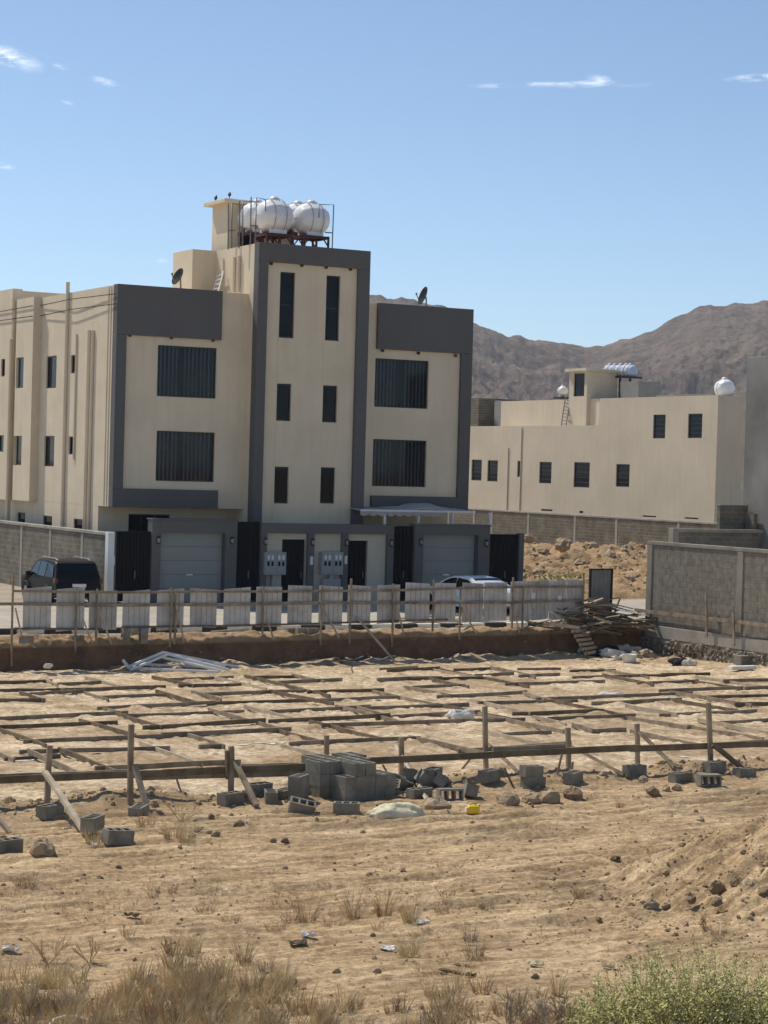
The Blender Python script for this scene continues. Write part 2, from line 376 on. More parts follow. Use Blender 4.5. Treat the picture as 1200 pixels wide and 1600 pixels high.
def height(X, Y):
    X = np.asarray(X, float); Y = np.asarray(Y, float)
    edge = PIT_Y0+.35*fbm(X*.6, Y*0+3, 3, 5)
    floor = -.06-.14*sstep(0, .6, Y-edge)-(PIT_D-.2)*np.clip((Y-33)/(PIT_Y1-33), 0, 1)
    floor = floor+.045*fbm(X*.9, Y*.9, 3, 21)+.035*fbm(X*2.6, Y*3.1, 4, 33, .6)+.04*fbm(X*.35, Y*.35, 2, 8)+.15*np.clip(fbm(X*1.5, Y*1.9, 4, 24, .6)-.2, 0, 1)
    fg = .10*fbm(X*.35, Y*.35, 3, 2)+.03*fbm(X*1.1, Y*2.4, 3, 9)+.038*fbm(X*.9, (Y+.09*X+.25*fbm(X*.5, Y*.5, 2, 18))*6.0, 3, 13, .6)+.022*np.abs(fbm(X*5.2, Y*6.5, 3, 15, .6))+.022*fbm(X*7, Y*12, 2, 16)
    wv = Y+.09*X+.5*fbm(X*.16, Y*.16, 2, 71)                       # wheel ruts run across the lot
    rut = np.zeros_like(X)
    for c, w, d in ((21.3, .12, .04), (22.5, .14, .05), (23.6, .10, .035), (24.3, .15, .07), (25.2, .10, .05), (25.9, .12, .05), (26.7, .13, .07), (27.4, .09, .04), (28.1, .12, .07), (28.6, .09, .05), (29.2, .10, .06), (29.9, .10, .05)):
        q = (wv-c-1.2)/w; d = d*1.25; rut = rut-d*np.exp(-q*q)+.5*d*np.exp(-(q-2)**2)+.4*d*np.exp(-(q+2)**2)
    msk = sstep(-.45, .05, fbm(X*.22, Y*.5, 2, 77))
    fg = fg+rut*msk*sstep(16, 19, Y)*(.35+.65*sstep(9, 15, X+.3*(Y-26)))
    berm = .16*np.exp(-((Y-edge+.55)/.45)**2)*(.6+1.1*fbm(X*.8, Y*.8, 3, 41))
    fg = fg+berm
    hx, hy = X-HEAP.x, Y-HEAP.y
    hr = np.sqrt((hx*.95)**2+(hy*.85)**2)*(1+.22*fbm(X*.7, Y*.7, 3, 55))
    fg = fg+1.35*np.clip(1-hr/2.6, 0, 1)**1.1+.16*np.exp(-(hr/3.0)**4)*fbm(X*2.6, Y*2.6, 4, 61, .6)
    t = sstep(-.15, .15, Y-edge)
    z = fg*(1-t)+floor*t
    # far bank of the excavation
    bo = bank_y(X)+.22*fbm(X*.7, X*0+1, 3, 91)+.10*fbm(X*3, Y*6, 3, 92)
    s = sstep(0, .34, Y-bo)
    top = -.03+.20*(fbm(X*1.3, Y*1.6, 4, 95, .6)+.12)*sstep(62.4, 61.2, Y-.05*(X-20))
    top = top+.62*np.exp(-((X-42.7)/1.5)**2-((Y-61.9)/.7)**2)
    z = z*(1-s)+top*s
    z = z+.16*np.exp(-((Y-bo+.25)/.4)**2)*(.5+fbm(X*1.1, Y*1.1, 3, 97))*(Y < bo+.1)
    side = sstep(WALLX-.1, WALLX+.15, X)*(Y > 33)*(Y < 62)
    return z*(1-side)+side*(-.02)
import bisect
GRID = {}
def gh(x, y):
    X_, Y_, Z_ = GRID['x'], GRID['y'], GRID['z']
    i = min(max(bisect.bisect_right(X_, x)-1, 0), len(X_)-2); j = min(max(bisect.bisect_right(Y_, y)-1, 0), len(Y_)-2)
    u = (x-X_[i])/(X_[i+1]-X_[i]); v = (y-Y_[j])/(Y_[j+1]-Y_[j]); r0, r1 = Z_[j], Z_[j+1]
    return float((r0[i]*(1-u)+r0[i+1]*u)*(1-v)+(r1[i]*(1-u)+r1[i+1]*u)*v)
def G(px, py, dz=0.0):
    z = 0.0
    for k in range(12):
        p = PZ(px, py, z); z = .5*z+.5*(gh(p.x, p.y)+dz)
    return PZ(px, py, z)

# ================================================================== SETTING
xs = np.concatenate([[-4000,-2000,-1000,-500,-250,-120,-60,-30,-15,-8,-4], np.arange(-2, 4, .16), np.arange(4, 27, .045), np.arange(27, 45.2, .10), [46,48,51,55,60,70,85,100,130,180,260,400,700,1200,2000,3000,4500]])
ys = np.concatenate([[-1500,-700,-300,-150,-80,-40,-20,-8,0,5,8,10,12,13], np.arange(14, 17, .12), np.arange(17, 34, .045), np.arange(34, 58.3, .10), np.arange(58.3, 62.4, .045), np.arange(62.45, 65, .15), [66,68,72,77,83,90,100,115,135,160,200,260,350,500,700,1000,1400,2000,2800,4000]])
XX, YY = np.meshgrid(xs, ys)
ZZ = height(XX, YY)
far = (np.abs(XX-20) > 45) | (YY < 6) | (YY > 65)
ZZ = np.where(far, -.02, ZZ)
GRID['x'] = xs.tolist(); GRID['y'] = ys.tolist(); GRID['z'] = ZZ
nx, ny = len(xs), len(ys)
vv = np.stack([XX.ravel(), YY.ravel(), ZZ.ravel()], 1)
ii = (np.arange(ny-1)[:, None]*nx+np.arange(nx-1)[None, :]).ravel()
ff = np.stack([ii, ii+1, ii+1+nx, ii+nx], 1)
def np_mesh(name, v, f, m, smooth=True):
    me = bpy.data.meshes.new(name); me.vertices.add(len(v)); me.vertices.foreach_set('co', v.astype(np.float32).ravel())
    me.loops.add(f.size); me.loops.foreach_set('vertex_index', f.astype(np.int32).ravel())
    me.polygons.add(len(f)); me.polygons.foreach_set('loop_start', np.arange(0, f.size, f.shape[1], dtype=np.int32))
    try: me.polygons.foreach_set('loop_total', np.full(len(f), f.shape[1], dtype=np.int32))
    except Exception: pass
    me.polygons.foreach_set('use_smooth', np.full(len(f), smooth)); me.update(calc_edges=True); me.validate()
    me.materials.append(MATS[m]); o = bpy.data.objects.new(name, me); COL.objects.link(o); return o

def ground_material():
    m = bpy.data.materials.new('ground_mat'); m.use_nodes = True; MATS['ground_mat'] = m
    n, l = m.node_tree.nodes, m.node_tree.links; p = n['Principled BSDF']; p.inputs['Roughness'].default_value = .97; p.inputs['Specular IOR Level'].default_value = .08
    g = n.new('ShaderNodeNewGeometry'); s = n.new('ShaderNodeSeparateXYZ'); l.new(g.outputs['Position'], s.inputs[0])
    def noise(sc, det=6, ro=.6, st=None):
        t = n.new('ShaderNodeTexNoise'); t.inputs['Scale'].default_value = sc; t.inputs['Detail'].default_value = det; t.inputs['Roughness'].default_value = ro
        v = g.outputs['Position']
        if st: k = n.new('ShaderNodeMapping'); k.inputs['Scale'].default_value = st; l.new(v, k.inputs[0]); v = k.outputs[0]
        l.new(v, t.inputs['Vector']); return t.outputs['Fac']
    def ramp(f, a, b, p0=.35, p1=.65):
        r = n.new('ShaderNodeValToRGB'); e = r.color_ramp.elements; e[0].position = p0; e[1].position = p1; e[0].color = a+(1,); e[1].color = b+(1,); l.new(f, r.inputs[0]); return r.outputs[0]
    def mr(v, a, b):
        k = n.new('ShaderNodeMapRange'); k.interpolation_type = 'SMOOTHSTEP'; k.inputs[1].default_value = a; k.inputs[2].default_value = b; l.new(v, k.inputs[0]); return k.outputs[0]
    def mix(f, a, b, bt='MIX'):
        k = n.new('ShaderNodeMix'); k.data_type = 'RGBA'; k.blend_type = bt
        if hasattr(f, 'links'): l.new(f, k.inputs['Factor'])
        else: k.inputs['Factor'].default_value = f
        l.new(a, k.inputs['A']); l.new(b, k.inputs['B']); return k.outputs['Result']
    def ma(op, a, b):
        k = n.new('ShaderNodeMath'); k.operation = op; k.use_clamp = True
        for q, v in enumerate((a, b)):
            if hasattr(v, 'links'): l.new(v, k.inputs[q])
            else: k.inputs[q].default_value = v
        return k.outputs[0]
    lot = ramp(noise(.7), (.52, .38, .225), (.70, .54, .345))
    lot = mix(ma('MULTIPLY', ramp(noise(.42, 6, .7), (0, 0, 0), (1, 1, 1), .48, .62), .5), lot, ramp(noise(5, 7, .7), (.25, .18, .11), (.40, .30, .20)))
    lot = mix(.8, lot, ramp(noise(11, 8, .75), (.45, .42, .38), (1.35, 1.32, 1.28), .34, .66), 'MULTIPLY')
    lot = mix(.6, lot, ramp(noise(2.2, 8, .72, (.22, 3.2, 1)), (.5, .44, .37), (1.25, 1.23, 1.2), .40, .60), 'MULTIPLY')
    pit = ramp(noise(.45, 5), (.53, .415, .27), (.72, .59, .42), .32, .62)
    pit = mix(.9, pit, ramp(noise(6, 8, .75), (.45, .41, .37), (1.35, 1.33, 1.3), .36, .64), 'MULTIPLY')
    pit = mix(.55, pit, ramp(noise(1.3, 6, .65), (.6, .53, .46), (1.2, 1.2, 1.2), .4, .56), 'MULTIPLY')
    redd = ramp(noise(.33, 4), (0, 0, 0), (1, 1, 1), .45, .62)
    brown = ramp(noise(3, 6), (.27, .18, .10), (.40, .28, .165))
    left = ma('MULTIPLY', redd, .62)
    pit = mix(left, pit, brown)
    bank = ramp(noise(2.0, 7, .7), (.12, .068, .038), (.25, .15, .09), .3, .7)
    street = ramp(noise(.9, 5), (.34, .28, .21), (.44, .38, .30))
    desert = ramp(noise(.02, 6), (.34, .25, .16), (.44, .34, .23))
    inpit = mr(s.outputs[1], 31.6, 32.3)
    damp = ma('MULTIPLY', mr(s.outputs[1], 29.6, 30.9), ramp(noise(1.1, 5), (.15, .15, .15), (1, 1, 1), .38, .62))
    lot = mix(ma('MULTIPLY', damp, .75), lot, ramp(noise(4, 7, .7), (.22, .15, .085), (.38, .27, .165)))
    c = mix(inpit, lot, pit)
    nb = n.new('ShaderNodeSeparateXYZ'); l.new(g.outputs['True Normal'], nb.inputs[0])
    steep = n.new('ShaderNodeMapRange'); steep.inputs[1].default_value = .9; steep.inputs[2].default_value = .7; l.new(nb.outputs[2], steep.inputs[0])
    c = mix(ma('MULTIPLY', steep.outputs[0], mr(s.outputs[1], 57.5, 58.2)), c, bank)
    # trampled crust on top of the bank and the road side beyond
    c = mix(ma('MULTIPLY', mr(s.outputs[1], 58.0, 58.3), mr(s.outputs[2], -.22, -.12)), c, brown)
    c = mix(mr(s.outputs[1], 61.9, 62.4), c, street)
    c = mix(mr(s.outputs[1], 80, 130), c, desert)
    l.new(c, p.inputs['Base Color'])
    b1 = n.new('ShaderNodeBump'); b1.inputs['Strength'].default_value = .9; b1.inputs['Distance'].default_value = .06; l.new(noise(7, 9, .72), b1.inputs['Height'])
    b2 = n.new('ShaderNodeBump'); b2.inputs['Strength'].default_value = .8; b2.inputs['Distance'].default_value = .02; l.new(noise(38, 6, .7), b2.inputs['Height']); l.new(b1.outputs[0], b2.inputs['Normal'])
    l.new(b2.outputs[0], p.inputs['Normal'])
ground_material()
tag(np_mesh('ground', vv, ff, 'ground_mat'), kind='structure')

# street in front of the compound
st = MB(); st.box(-60, 130, 63.1, 75.2, -.3, .012); tag(st.build('street', 'street_mat'), kind='structure')
# painted kerb
kb = bpy.data.objects.new('kerb', None); COL.objects.link(kb); kb.location = (0, 62.85, 0); kb['kind'] = 'structure'; WL[kb.name] = Vector((0, 62.85, 0))
x = 14.0; k = 0
while x < 44:
    MB().box(x+.01, x+.89, 62.72, 62.98, -.05, .15+random.uniform(-.01, .01)).build('kerb_stone', ('kerb_white', 'kerb_black')[k % 2], kb, bevel=.02); x += .9; k += 1

# hills behind the town
def ridge(a):
    P = [(-1500, 560), (-700, 600), (-250, 560), (100, 520), (350, 480), (470, 470), (575, 467), (640, 467), (690, 479), (737, 500), (780, 517), (830, 531), (870, 534), (905, 545), (925, 542), (960, 533), (1010, 519), (1055, 497), (1090, 487), (1150, 482), (1200, 476), (1300, 462), (1450, 470), (1700, 520), (2100, 560), (2800, 600)]
    return np.interp(a, [p[0] for p in P], [p[1] for p in P])
aa = np.concatenate([np.linspace(-1500, 500, 60), np.linspace(504, 1260, 420), np.linspace(1270, 2800, 60)])
tt = np.concatenate([np.linspace(0, 1, 190), np.linspace(1.03, 2, 16)])
A, T = np.meshgrid(aa, tt)
az = YAW+np.arctan((A-600)/FPX)
hor = 731+.0282*(A-600)
Rr = 520+880*T+60*fbm(A*.004, T*3, 3, 3)
rh = (hor-ridge(A))/FPX*(1400/np.cos(az-YAW))*1.0+CAMZ
prof = np.where(T <= 1, .10*T+.90*np.clip(T, 0, 1)**1.55, 1-.8*(T-1)**1.2)
gx, gy = Rr*np.sin(az), Rr*np.cos(az)
rid = 1-2*np.abs(fbm(gx*.011, gy*.011, 5, 7, .55))
rough = (rid-.72)*11+fbm(gx*.035, gy*.035, 4, 31, .6)*8+fbm(gx*.15, gy*.15, 4, 47, .6)*4.0
gul = np.abs(np.sin(A*.021+2.2*fbm(A*.004, T*2, 3, 13)))*5*T*(1-T)*2
env = np.clip(T*4, 0, 1)*np.where(T < 1, 1-.86*T**4, .14+.5*(T-1))
zz = rh*prof+(rough-gul)*env+fbm(A*.05, A*0, 3, 4)*2.2*np.exp(-((T-1)/.06)**2)
zz = np.where(T == 0, -2, zz)
vv = np.stack([gx.ravel(), gy.ravel(), zz.ravel()], 1); nx = len(aa); ny = len(tt)
ii = (np.arange(ny-1)[:, None]*nx+np.arange(nx-1)[None, :]).ravel(); ff = np.stack([ii, ii+1, ii+1+nx, ii+nx], 1)
def hill_material():
    m = bpy.data.materials.new('hill_mat'); m.use_nodes = True; MATS['hill_mat'] = m
    n, l = m.node_tree.nodes, m.node_tree.links; p = n['Principled BSDF']; p.inputs['Roughness'].default_value = 1; p.inputs['Specular IOR Level'].default_value = .05
    g = n.new('ShaderNodeNewGeometry')
    def noise(sc, det=8, ro=.65):
        t = n.new('ShaderNodeTexNoise'); t.inputs['Scale'].default_value = sc; t.inputs['Detail'].default_value = det; t.inputs['Roughness'].default_value = ro; l.new(g.outputs['Position'], t.inputs['Vector']); return t.outputs['Fac']
    def ramp(f, a, b, p0, p1):
        r = n.new('ShaderNodeValToRGB'); e = r.color_ramp.elements; e[0].position = p0; e[1].position = p1; e[0].color = a+(1,); e[1].color = b+(1,); l.new(f, r.inputs[0]); return r.outputs[0]
    k = n.new('ShaderNodeMix'); k.data_type = 'RGBA'; k.blend_type = 'MULTIPLY'; k.inputs['Factor'].default_value = .75
    l.new(ramp(noise(.012), (.165, .135, .115), (.265, .215, .175), .36, .62), k.inputs['A']); l.new(ramp(noise(.14, 9, .75), (.42, .40, .40), (1.35, 1.3, 1.25), .34, .64), k.inputs['B'])
    l.new(k.outputs['Result'], p.inputs['Base Color'])
    b = n.new('ShaderNodeBump'); b.inputs['Strength'].default_value = 1; b.inputs['Distance'].default_value = 5; l.new(noise(.07, 10, .75), b.inputs['Height']); l.new(b.outputs[0], p.inputs['Normal'])
hill_material()
tag(np_mesh('hills', vv, ff, 'hill_mat', True), kind='structure')

# ================================================================== MAIN BUILDING
XL, YF, YT, YG = 30.1, 78.0, 77.2, 75.41
vb = thing('apartment_building', (38, 80, 0), 'three-storey cream apartment building with grey frame bands and a tall central stair tower', 'building')
def hy(p0, p1, pl): a, b = PY(*p0, pl), PY(*p1, pl); return (a.x, b.x, b.z, a.z)
def hx(p0, p1, pl): a, b = PX(*p0, pl), PX(*p1, pl); return (b.y, a.y, b.z, a.z)
ZTOP = 12.45; ZO = 3.65
LW = [hy((247, 538.7), (337.3, 623), YF), hy((245, 672.7), (334.3, 753.3), YF)]
RW = [hy((586.7, 559.3), (668.3, 639), YF), hy((583.3, 685.7), (665, 761.3), YF)]
TW = [hy((438.3, 424.3), (459, 528.7), YT), hy((510.5, 430), (529.5, 533), YT), hy((433, 599), (454, 658), YT), hy((505, 602), (526, 660.5), YT), hy((429.5, 729), (450, 787), YT), hy((501.5, 730), (522.5, 787), YT)]
SWL = [hx((73, 557), (87.5, 606), XL), hx((111, 555), (117, 583), XL), hx((69.5, 681), (84, 729), XL), hx((107.5, 682), (114, 710), XL)]
GWL = [hx((67, 805), (81, 825), XL), hx((27, 800), (39, 820), XL), hx((115, 810), (130, 830), XL)]
# upper storeys of the left block, ground floor set back below them
b = shell(XL, 36.0, YF, 98, ZO, ZTOP, LW, SWL); b.build('wall', 'plaster', vb)
gl = hy((201, 803), (265, 832), YF+1.4)
b = shell(XL+.003, 36.0, YF+1.4, 98, -.1, ZO-.003, [gl], GWL); b.build('wall', 'plaster', vb)
b = shell(40.9, 46.46, YF, 98, ZO+.1, 12.42, RW, []); b.build('wall', 'plaster', vb)
b = shell(40.95, 46.4, YF+1.4, 98, -.1, ZO+.097, [], []); b.build('wall', 'plaster', vb)
b = shell(35.85, 40.93, YT, 85, -.1, 14.47, TW, []); b.build('stair_tower', 'plaster', vb)
b = shell(34.78, 36.5, 81.4, 83.5, 12.4, 14.47); b.build('tower_side_room', 'plaster', vb)
sh = shell(36.45, 39.6, 81.6, 83.25, 14.4, 16.55).build('stair_head', 'plaster', vb)
WL[sh.name] = WL[vb.name]
MB().box(36.15, 39.9, 81.3, 83.55, 16.553, 16.72).build('roof_slab', 'plaster', sh, bevel=.02)
MB().box(37.2, 38.1, 81.5, 81.62, 14.5, 16.3).build('door', 'dark_metal', sh)
# bays of the side wall
BX = XL-.36
bay1 = hx((25.5, 559), (36, 606), BX); bay1b = hx((21.5, 681), (33, 727), BX)
b = shell(BX, XL+.1, 86.85, 88.95, 3.62, 12.47, [], [bay1, bay1b]); b.build('bay', 'plaster', vb)
bay2 = hx((2, 561), (7.3, 588), BX); bay2b = hx((-3, 680), (5.3, 706), BX)
b = shell(BX, XL+.1, 89.75, 98, 3.6, 13.0, [], [bay2, bay2b]); b.build('bay', 'plaster', vb)
MB().box(30.4, 35.5, 92.5, 98.2, 12.0, 13.15).build('rear_parapet', 'plaster', vb)
for h in LW+RW: window(vb, 'y', YF, h, 'curtain')
for k, h in enumerate(TW): window(vb, 'y', YT, h, 'dark', 0, 1 if k < 2 else 0)
for h in SWL+GWL: window(vb, 'x', XL, h, 'dark', 0, 0, .12)
for h in (bay1, bay1b, bay2, bay2b): window(vb, 'x', BX, h, 'dark', 0, 0, .12)
window(vb, 'y', YF+1.4, gl, 'dark', 2)
# grey bands, standing proud of the plaster
def zy(px, py, pl=YF): return PY(px, py, pl).z
def xy(px, py, pl=YF): return PY(px, py, pl).x
P = .16
zb = zy(194, 523); zl = zy(190, 763)
MB().box(XL-.004, xy(345.3, 480), YF-P, YF+.3, zb, ZTOP+.03).build('grey_band', 'grey_paint', vb, bevel=.015)
MB().box(XL-.004, xy(193, 640), YF-P, YF+.3, zl, zb-.002).build('grey_band', 'grey_paint', vb, bevel=.012)
MB().box(XL-.004, xy(338, 790), YF-P, YF+.3, ZO-.004, zl-.002).build('grey_band', 'grey_paint', vb, bevel=.012)
zb2 = zy(588, 545); zr = zy(580, 774)
xr = xy(718.5, 560); xr2 = 46.5
MB().box(xy(588.5, 500), xr2, YF-P, YF+.3, zb2, 12.46).build('grey_band', 'grey_paint', vb, bevel=.015)
MB().box(xr, xr2, YF-P, YF+.3, zr, zb2-.002).build('grey_band', 'grey_paint', vb, bevel=.012)
MB().box(xy(578, 780), xr2, YF-P, YF+.3, ZO+.09, zr-.002).build('grey_band', 'grey_paint', vb, bevel=.012)
zt = zy(416, 409, YT); x1 = xy(416.5, 440, YT); x2 = xy(557.5, 440, YT)
MB().box(35.83, 40.95, YT-P, YT+.3, zt, 14.5).build('grey_band', 'grey_paint', vb, bevel=.015)
MB().box(35.83, x1, YT-P, YT+.3, .0, zt-.002).build('grey_band', 'grey_paint', vb, bevel=.012)
MB().box(x2, 40.95, YT-P, YT+.3, .0, zt-.002).build('grey_band', 'grey_paint', vb, bevel=.012)
# raised plaster strips between the tower windows
for a, c, e in ((0, 2, 4), (1, 3, 5)):
    xa, xb = TW[c][0]-.03, TW[c][1]+.03
    for z0, z1 in ((TW[c][3]+.01, TW[a][2]-.01), (TW[e][3]+.01, TW[c][2]-.01), (1.2, TW[e][2]-.01)):
        MB().box(xa, xb, YT-.018, YT+.01, z0, z1).build('plaster_strip', 'plaster', vb)
# small downlights under the bands
def spots(lst):
    for (px, py, pl) in lst:
        p = PY(px, py, pl-P*.5); MB().lathe([(0, -.11), (.06, -.1), (.075, 0)], (p.x, pl-P*.5, p.z), 10).build('downlight', 'black_frame', vb)
spots([(203, 522, YF), (268, 526, YF), (333, 530, YF), (424, 410, YT), (472, 413, YT), (510, 416, YT), (548, 419, YT), (598, 546, YF), (654, 550, YF), (712, 554, YF)])
# drain pipes and cable ducts on the side wall
def vpipe(px, y0, y1, r, pl=XL, m='plaster'):
    a, c = PX(px, y0, pl), PX(px, y1, pl)
    MB().tube([(pl-r*.7, a.y, a.z), (pl-r*.7, a.y, c.z)], r, 8).build('drain_pipe', m, vb)
for q in ((108.5, 441, 900, .085), (141.5, 516, 900, .08), (147.5, 516, 900, .07), (121, 522, 718, .045), (171, 448, 790, .02), (175, 447, 790, .02)): vpipe(*q)
vpipe(19.5, 530, 900, .08, BX+.02); vpipe(23.5, 470, 900, .06, BX+.1)
for (px, y0, y1, r) in ((334, 412, 432, .03), (350, 404, 436, .035), (368, 402, 456, .07), (376, 400, 456, .08)):
    a, c = PX(px, y0, 35.85), PX(px, y1, 35.85); MB().tube([(35.85-r*.7, a.y, a.z), (35.85-r*.7, a.y, c.z)], r, 8).build('drain_pipe', 'plaster', vb)

# roof furniture
def dish(px, py, plane_ax, val, r, face, label, group):
    p = on(px, py, plane_ax, val); t = thing('satellite_dish', p, label, 'satellite dish', group)
    face = Vector(face).normalized(); q = face.to_track_quat('Z', 'Y').to_matrix()
    prof = [(0.001, 0), (r*.35, .02*r), (r*.7, .09*r), (r, .2*r), (r*1.01, .19*r), (r*.7, .06*r), (0.001, -.03*r)]
    mb = MB().lathe(prof, (0,0,0), 24); mb.v = [tuple(q @ Vector(v)) for v in mb.v]; mb.build('reflector', 'dark_metal', t, local=True)
    mb = MB().tube([q @ Vector((0, -r*.95, .15*r)), q @ Vector((0, -.1*r, r*.9))], .02, 6); mb.build('feed_arm', 'steel', t, local=True)
    mb = MB().tube([(0, 0, 0), -face*.2*r, -face*.3*r+Vector((0, 0, -r*1.1))], .035, 8); mb.build('mount', 'steel', t, local=True)
    mb = MB().lathe([(.001, -.06), (.04, -.05), (.04, .05), (.001, .06)], tuple(q @ Vector((0, -.1*r, r*.9))), 8); mb.build('receiver', 'steel', t, local=True)
dish(279.5, 433, 1, 80.6, .38, (-.93, -.12, .40), 'dark satellite dish on the roof left of the stair tower', None)
dish(663, 463, 1, 79.3, .42, (-.98, .12, .32), 'dark satellite dish seen edge-on above the right grey band', None)
# water tanks on red steel stands
def tank(c, r, rz, label, material='tank_white'):
    t = thing('water_tank', c, label, 'water tank', 'white water tanks on the stair tower roof', rz)
    prof = []
    n = 26
    for k in range(n+1):
        a = -math.pi/2+math.pi*k/n; rr = r*abs(math.cos(a))**.72; prof.append((max(rr, .002), r*1.08*math.copysign(abs(math.sin(a))**.85, math.sin(a))))
    mb = MB().lathe(prof, (0,0,0), 40, 'x')
    out = []
    for v in mb.v:
        v = Vector(v); a = math.atan2(v.z, v.y); s = 1+.026*math.cos(10*a)*(1 if abs(v.x) < r*.9 else .3)+.022*math.cos(v.x*14/r)
        out.append((v.x, v.y*s, v.z*s*.96))
    mb.v = out; mb.build('shell', material, t, local=True)
    m2 = MB(); m2.lathe([(.001, 1.16*r), (.2*r, 1.15*r), (.22*r, 1.10*r), (.30*r, 1.06*r), (.31*r, .9*r)], (0,0,0), 20); m2.build('lid', material, t, local=True)
    for xo in (-.42*r, .30*r):
        rr = r*1.03*(1-(xo/(1.08*r))**2)**.36
        MB().tube([(xo, rr*1.02*math.cos(a), rr*1.02*math.sin(a)) for a in np.linspace(0, 2*math.pi, 33)], .013, 6, cap=False).build('strap', 'tank_strap', t, local=True)
    MB().tube([(r*1.09*math.cos(a), r*1.0*math.sin(a)*1.02, .0) for a in np.linspace(0, 2*math.pi, 41)], .008, 6, cap=False).build('seam', 'tank_strap', t, local=True)
    for s in (-1, 1): MB().box(-.55*r, .55*r, s*.5*r-.06, s*.5*r+.06, -1.03*r, -.78*r).build('foot', material, t, local=True)
    return t
tk = [(PY(428, 338.5, 79.2), .72, 'front left white water tank with two straps on the stair tower roof'), (PY(486, 343, 79.2), .70, 'right-hand white water tank with two straps on the stair tower roof'),
      (PY(402, 340, 80.9), .66, 'white water tank half hidden behind the front left tank'), (PY(384, 343, 82.0), .62, 'leftmost white water tank beside the stair head wall'), (PY(465, 341, 81.2), .64, 'white water tank peeping out between the two front tanks')]
for c, r, lab in tk:
    tank(c, r, .08, lab)
    s = thing('tank_stand', (c.x, c.y, 13.9), 'red steel stand carrying the '+lab.replace(' on the stair tower roof', ''), 'stand', 'red steel tank stands')
    z = c.z-r*1.03; w = r*.8
    fm = MB()
    for sx in (-1, 1):
        fm.beam((c.x+sx*w, c.y-w, z-.06), (c.x+sx*w, c.y+w, z-.06), .08, .12); fm.beam((c.x-w-.04, c.y+sx*w, z-.07), (c.x+w+.04, c.y+sx*w, z-.07), .07, .11)
    fm.box(c.x-w, c.x+w, c.y-w, c.y+w, z-.03, z-.005)
    fm.build('frame', 'red_steel', s)
    for sx in (-1, 0, 1):
        for sy in (-1, 1): MB().beam((c.x+sx*w, c.y+sy*w, 13.9), (c.x+sx*w, c.y+sy*w, z-.1), .075, .075).build('leg', 'red_steel', s)
    br = MB()
    for sy in (-1, 1):
        for sx in (-1, 1): br.beam((c.x+sx*w, c.y+sy*w, z-.42), (c.x+sx*w*.55, c.y+sy*w, z-.1), .045, .045)
    br.build('brace', 'red_steel', s)
# pipe loops round the tanks
pf = thing('pipe_frame', (36.6, 78.4, 14.4), 'thin grey pipework standing round the rooftop water tanks', 'pipes')
def pl(pts, pln, r=.028): MB().tube([PY(a, c, pln) for a, c in pts], r, 6).build('pipe', 'steel', pf)
pl([(356.5, 390), (357, 318)], 79.6); pl([(362, 388), (362.5, 317.5), (377, 320)], 79.6); pl([(373.5, 388), (374.5, 314)], 78.6); pl([(379, 380), (379.5, 314.5), (404, 315)], 79.6)
pl([(391, 384), (392.5, 307.5)], 78.0); pl([(399, 380), (400.5, 308.5), (415, 312), (415, 330)], 78.0); pl([(519, 388), (521.5, 320), (498.5, 319.5), (498.5, 340)], 78.0); pl([(519.8, 364), (508, 363)], 78.0)
pl([(357, 360), (368, 360)], 79.6); pl([(373.5, 355), (386, 357)], 78.6); pl([(391.5, 352.5), (403, 353)], 78.0)
# white roof ladder leaning on the tower
lt = thing('ladder', PX(340, 450, 35.6), 'short pale ladder leaning on the tower wall above the left roof', 'ladder')
a0, a1 = PX(333, 455, 35.3), PX(340, 430, 35.75); b0, b1 = PX(341, 455, 35.3), PX(349, 424, 35.75)
MB().beam(a0, a1, .05, .05).build('rail', 'white_paint', lt); MB().beam(b0, b1, .05, .05).build('rail', 'white_paint', lt)
for k in range(4): MB().beam(a0.lerp(a1, .15+.25*k), b0.lerp(b1, .15+.25*k), .045, .045).build('rung', 'white_paint', lt)
# two birds on the slab
for (px, py, lab) in ((337, 314, 'small dark bird perched at the left end of the stair head slab'), (358.5, 310, 'small dark bird perched near the corner of the stair head slab')):
    p = PX(px, py, 36.4); p.z = 16.72; t = thing('bird', p, lab, 'bird', 'birds on the roof slab')
    prof = [(.002, -.17), (.03, -.12), (.065, -.03), (.07, .03), (.045, .09), (.03, .115), (.043, .14), (.035, .17), (.01, .195), (.002, .23)]
    mb = MB().lathe(prof, (0,0,0), 12)
    R = Matrix.Rotation(.6, 3, 'Y') @ Matrix.Rotation(random.uniform(-1, 1), 3, 'X'); mb.v = [tuple(R @ Vector(v)+Vector((0, 0, .17))) for v in mb.v]; mb.build('body', 'bird', t, local=True)
    MB().tube([(0, .02, 0), (0, .02, .13)], .008, 5).build('leg', 'bird', t, local=True); MB().tube([(0, -.02, 0), (0, -.02, .13)], .008, 5).build('leg', 'bird', t, local=True)
# two cables slung along the side wall
for (y0, ym, y1, lab) in ((487, 474, 459, 'upper thin black cable slung along the side wall'), (501, 490, 474.5, 'lower thin black cable slung along the side wall')):
    pts = [PX(-60, y0+9, 29.7), PX(0, y0, 29.7), PX(50, ym+4, 29.7), PX(61, ym+4, 30.06), PX(110, ym-6.5, 29.96), PX(181, y1, 30.06)]
    o = MB().tube(pts, .016, 5).build('cable', 'rubber'); tag(o, lab, 'cable', 'cables on the side wall')

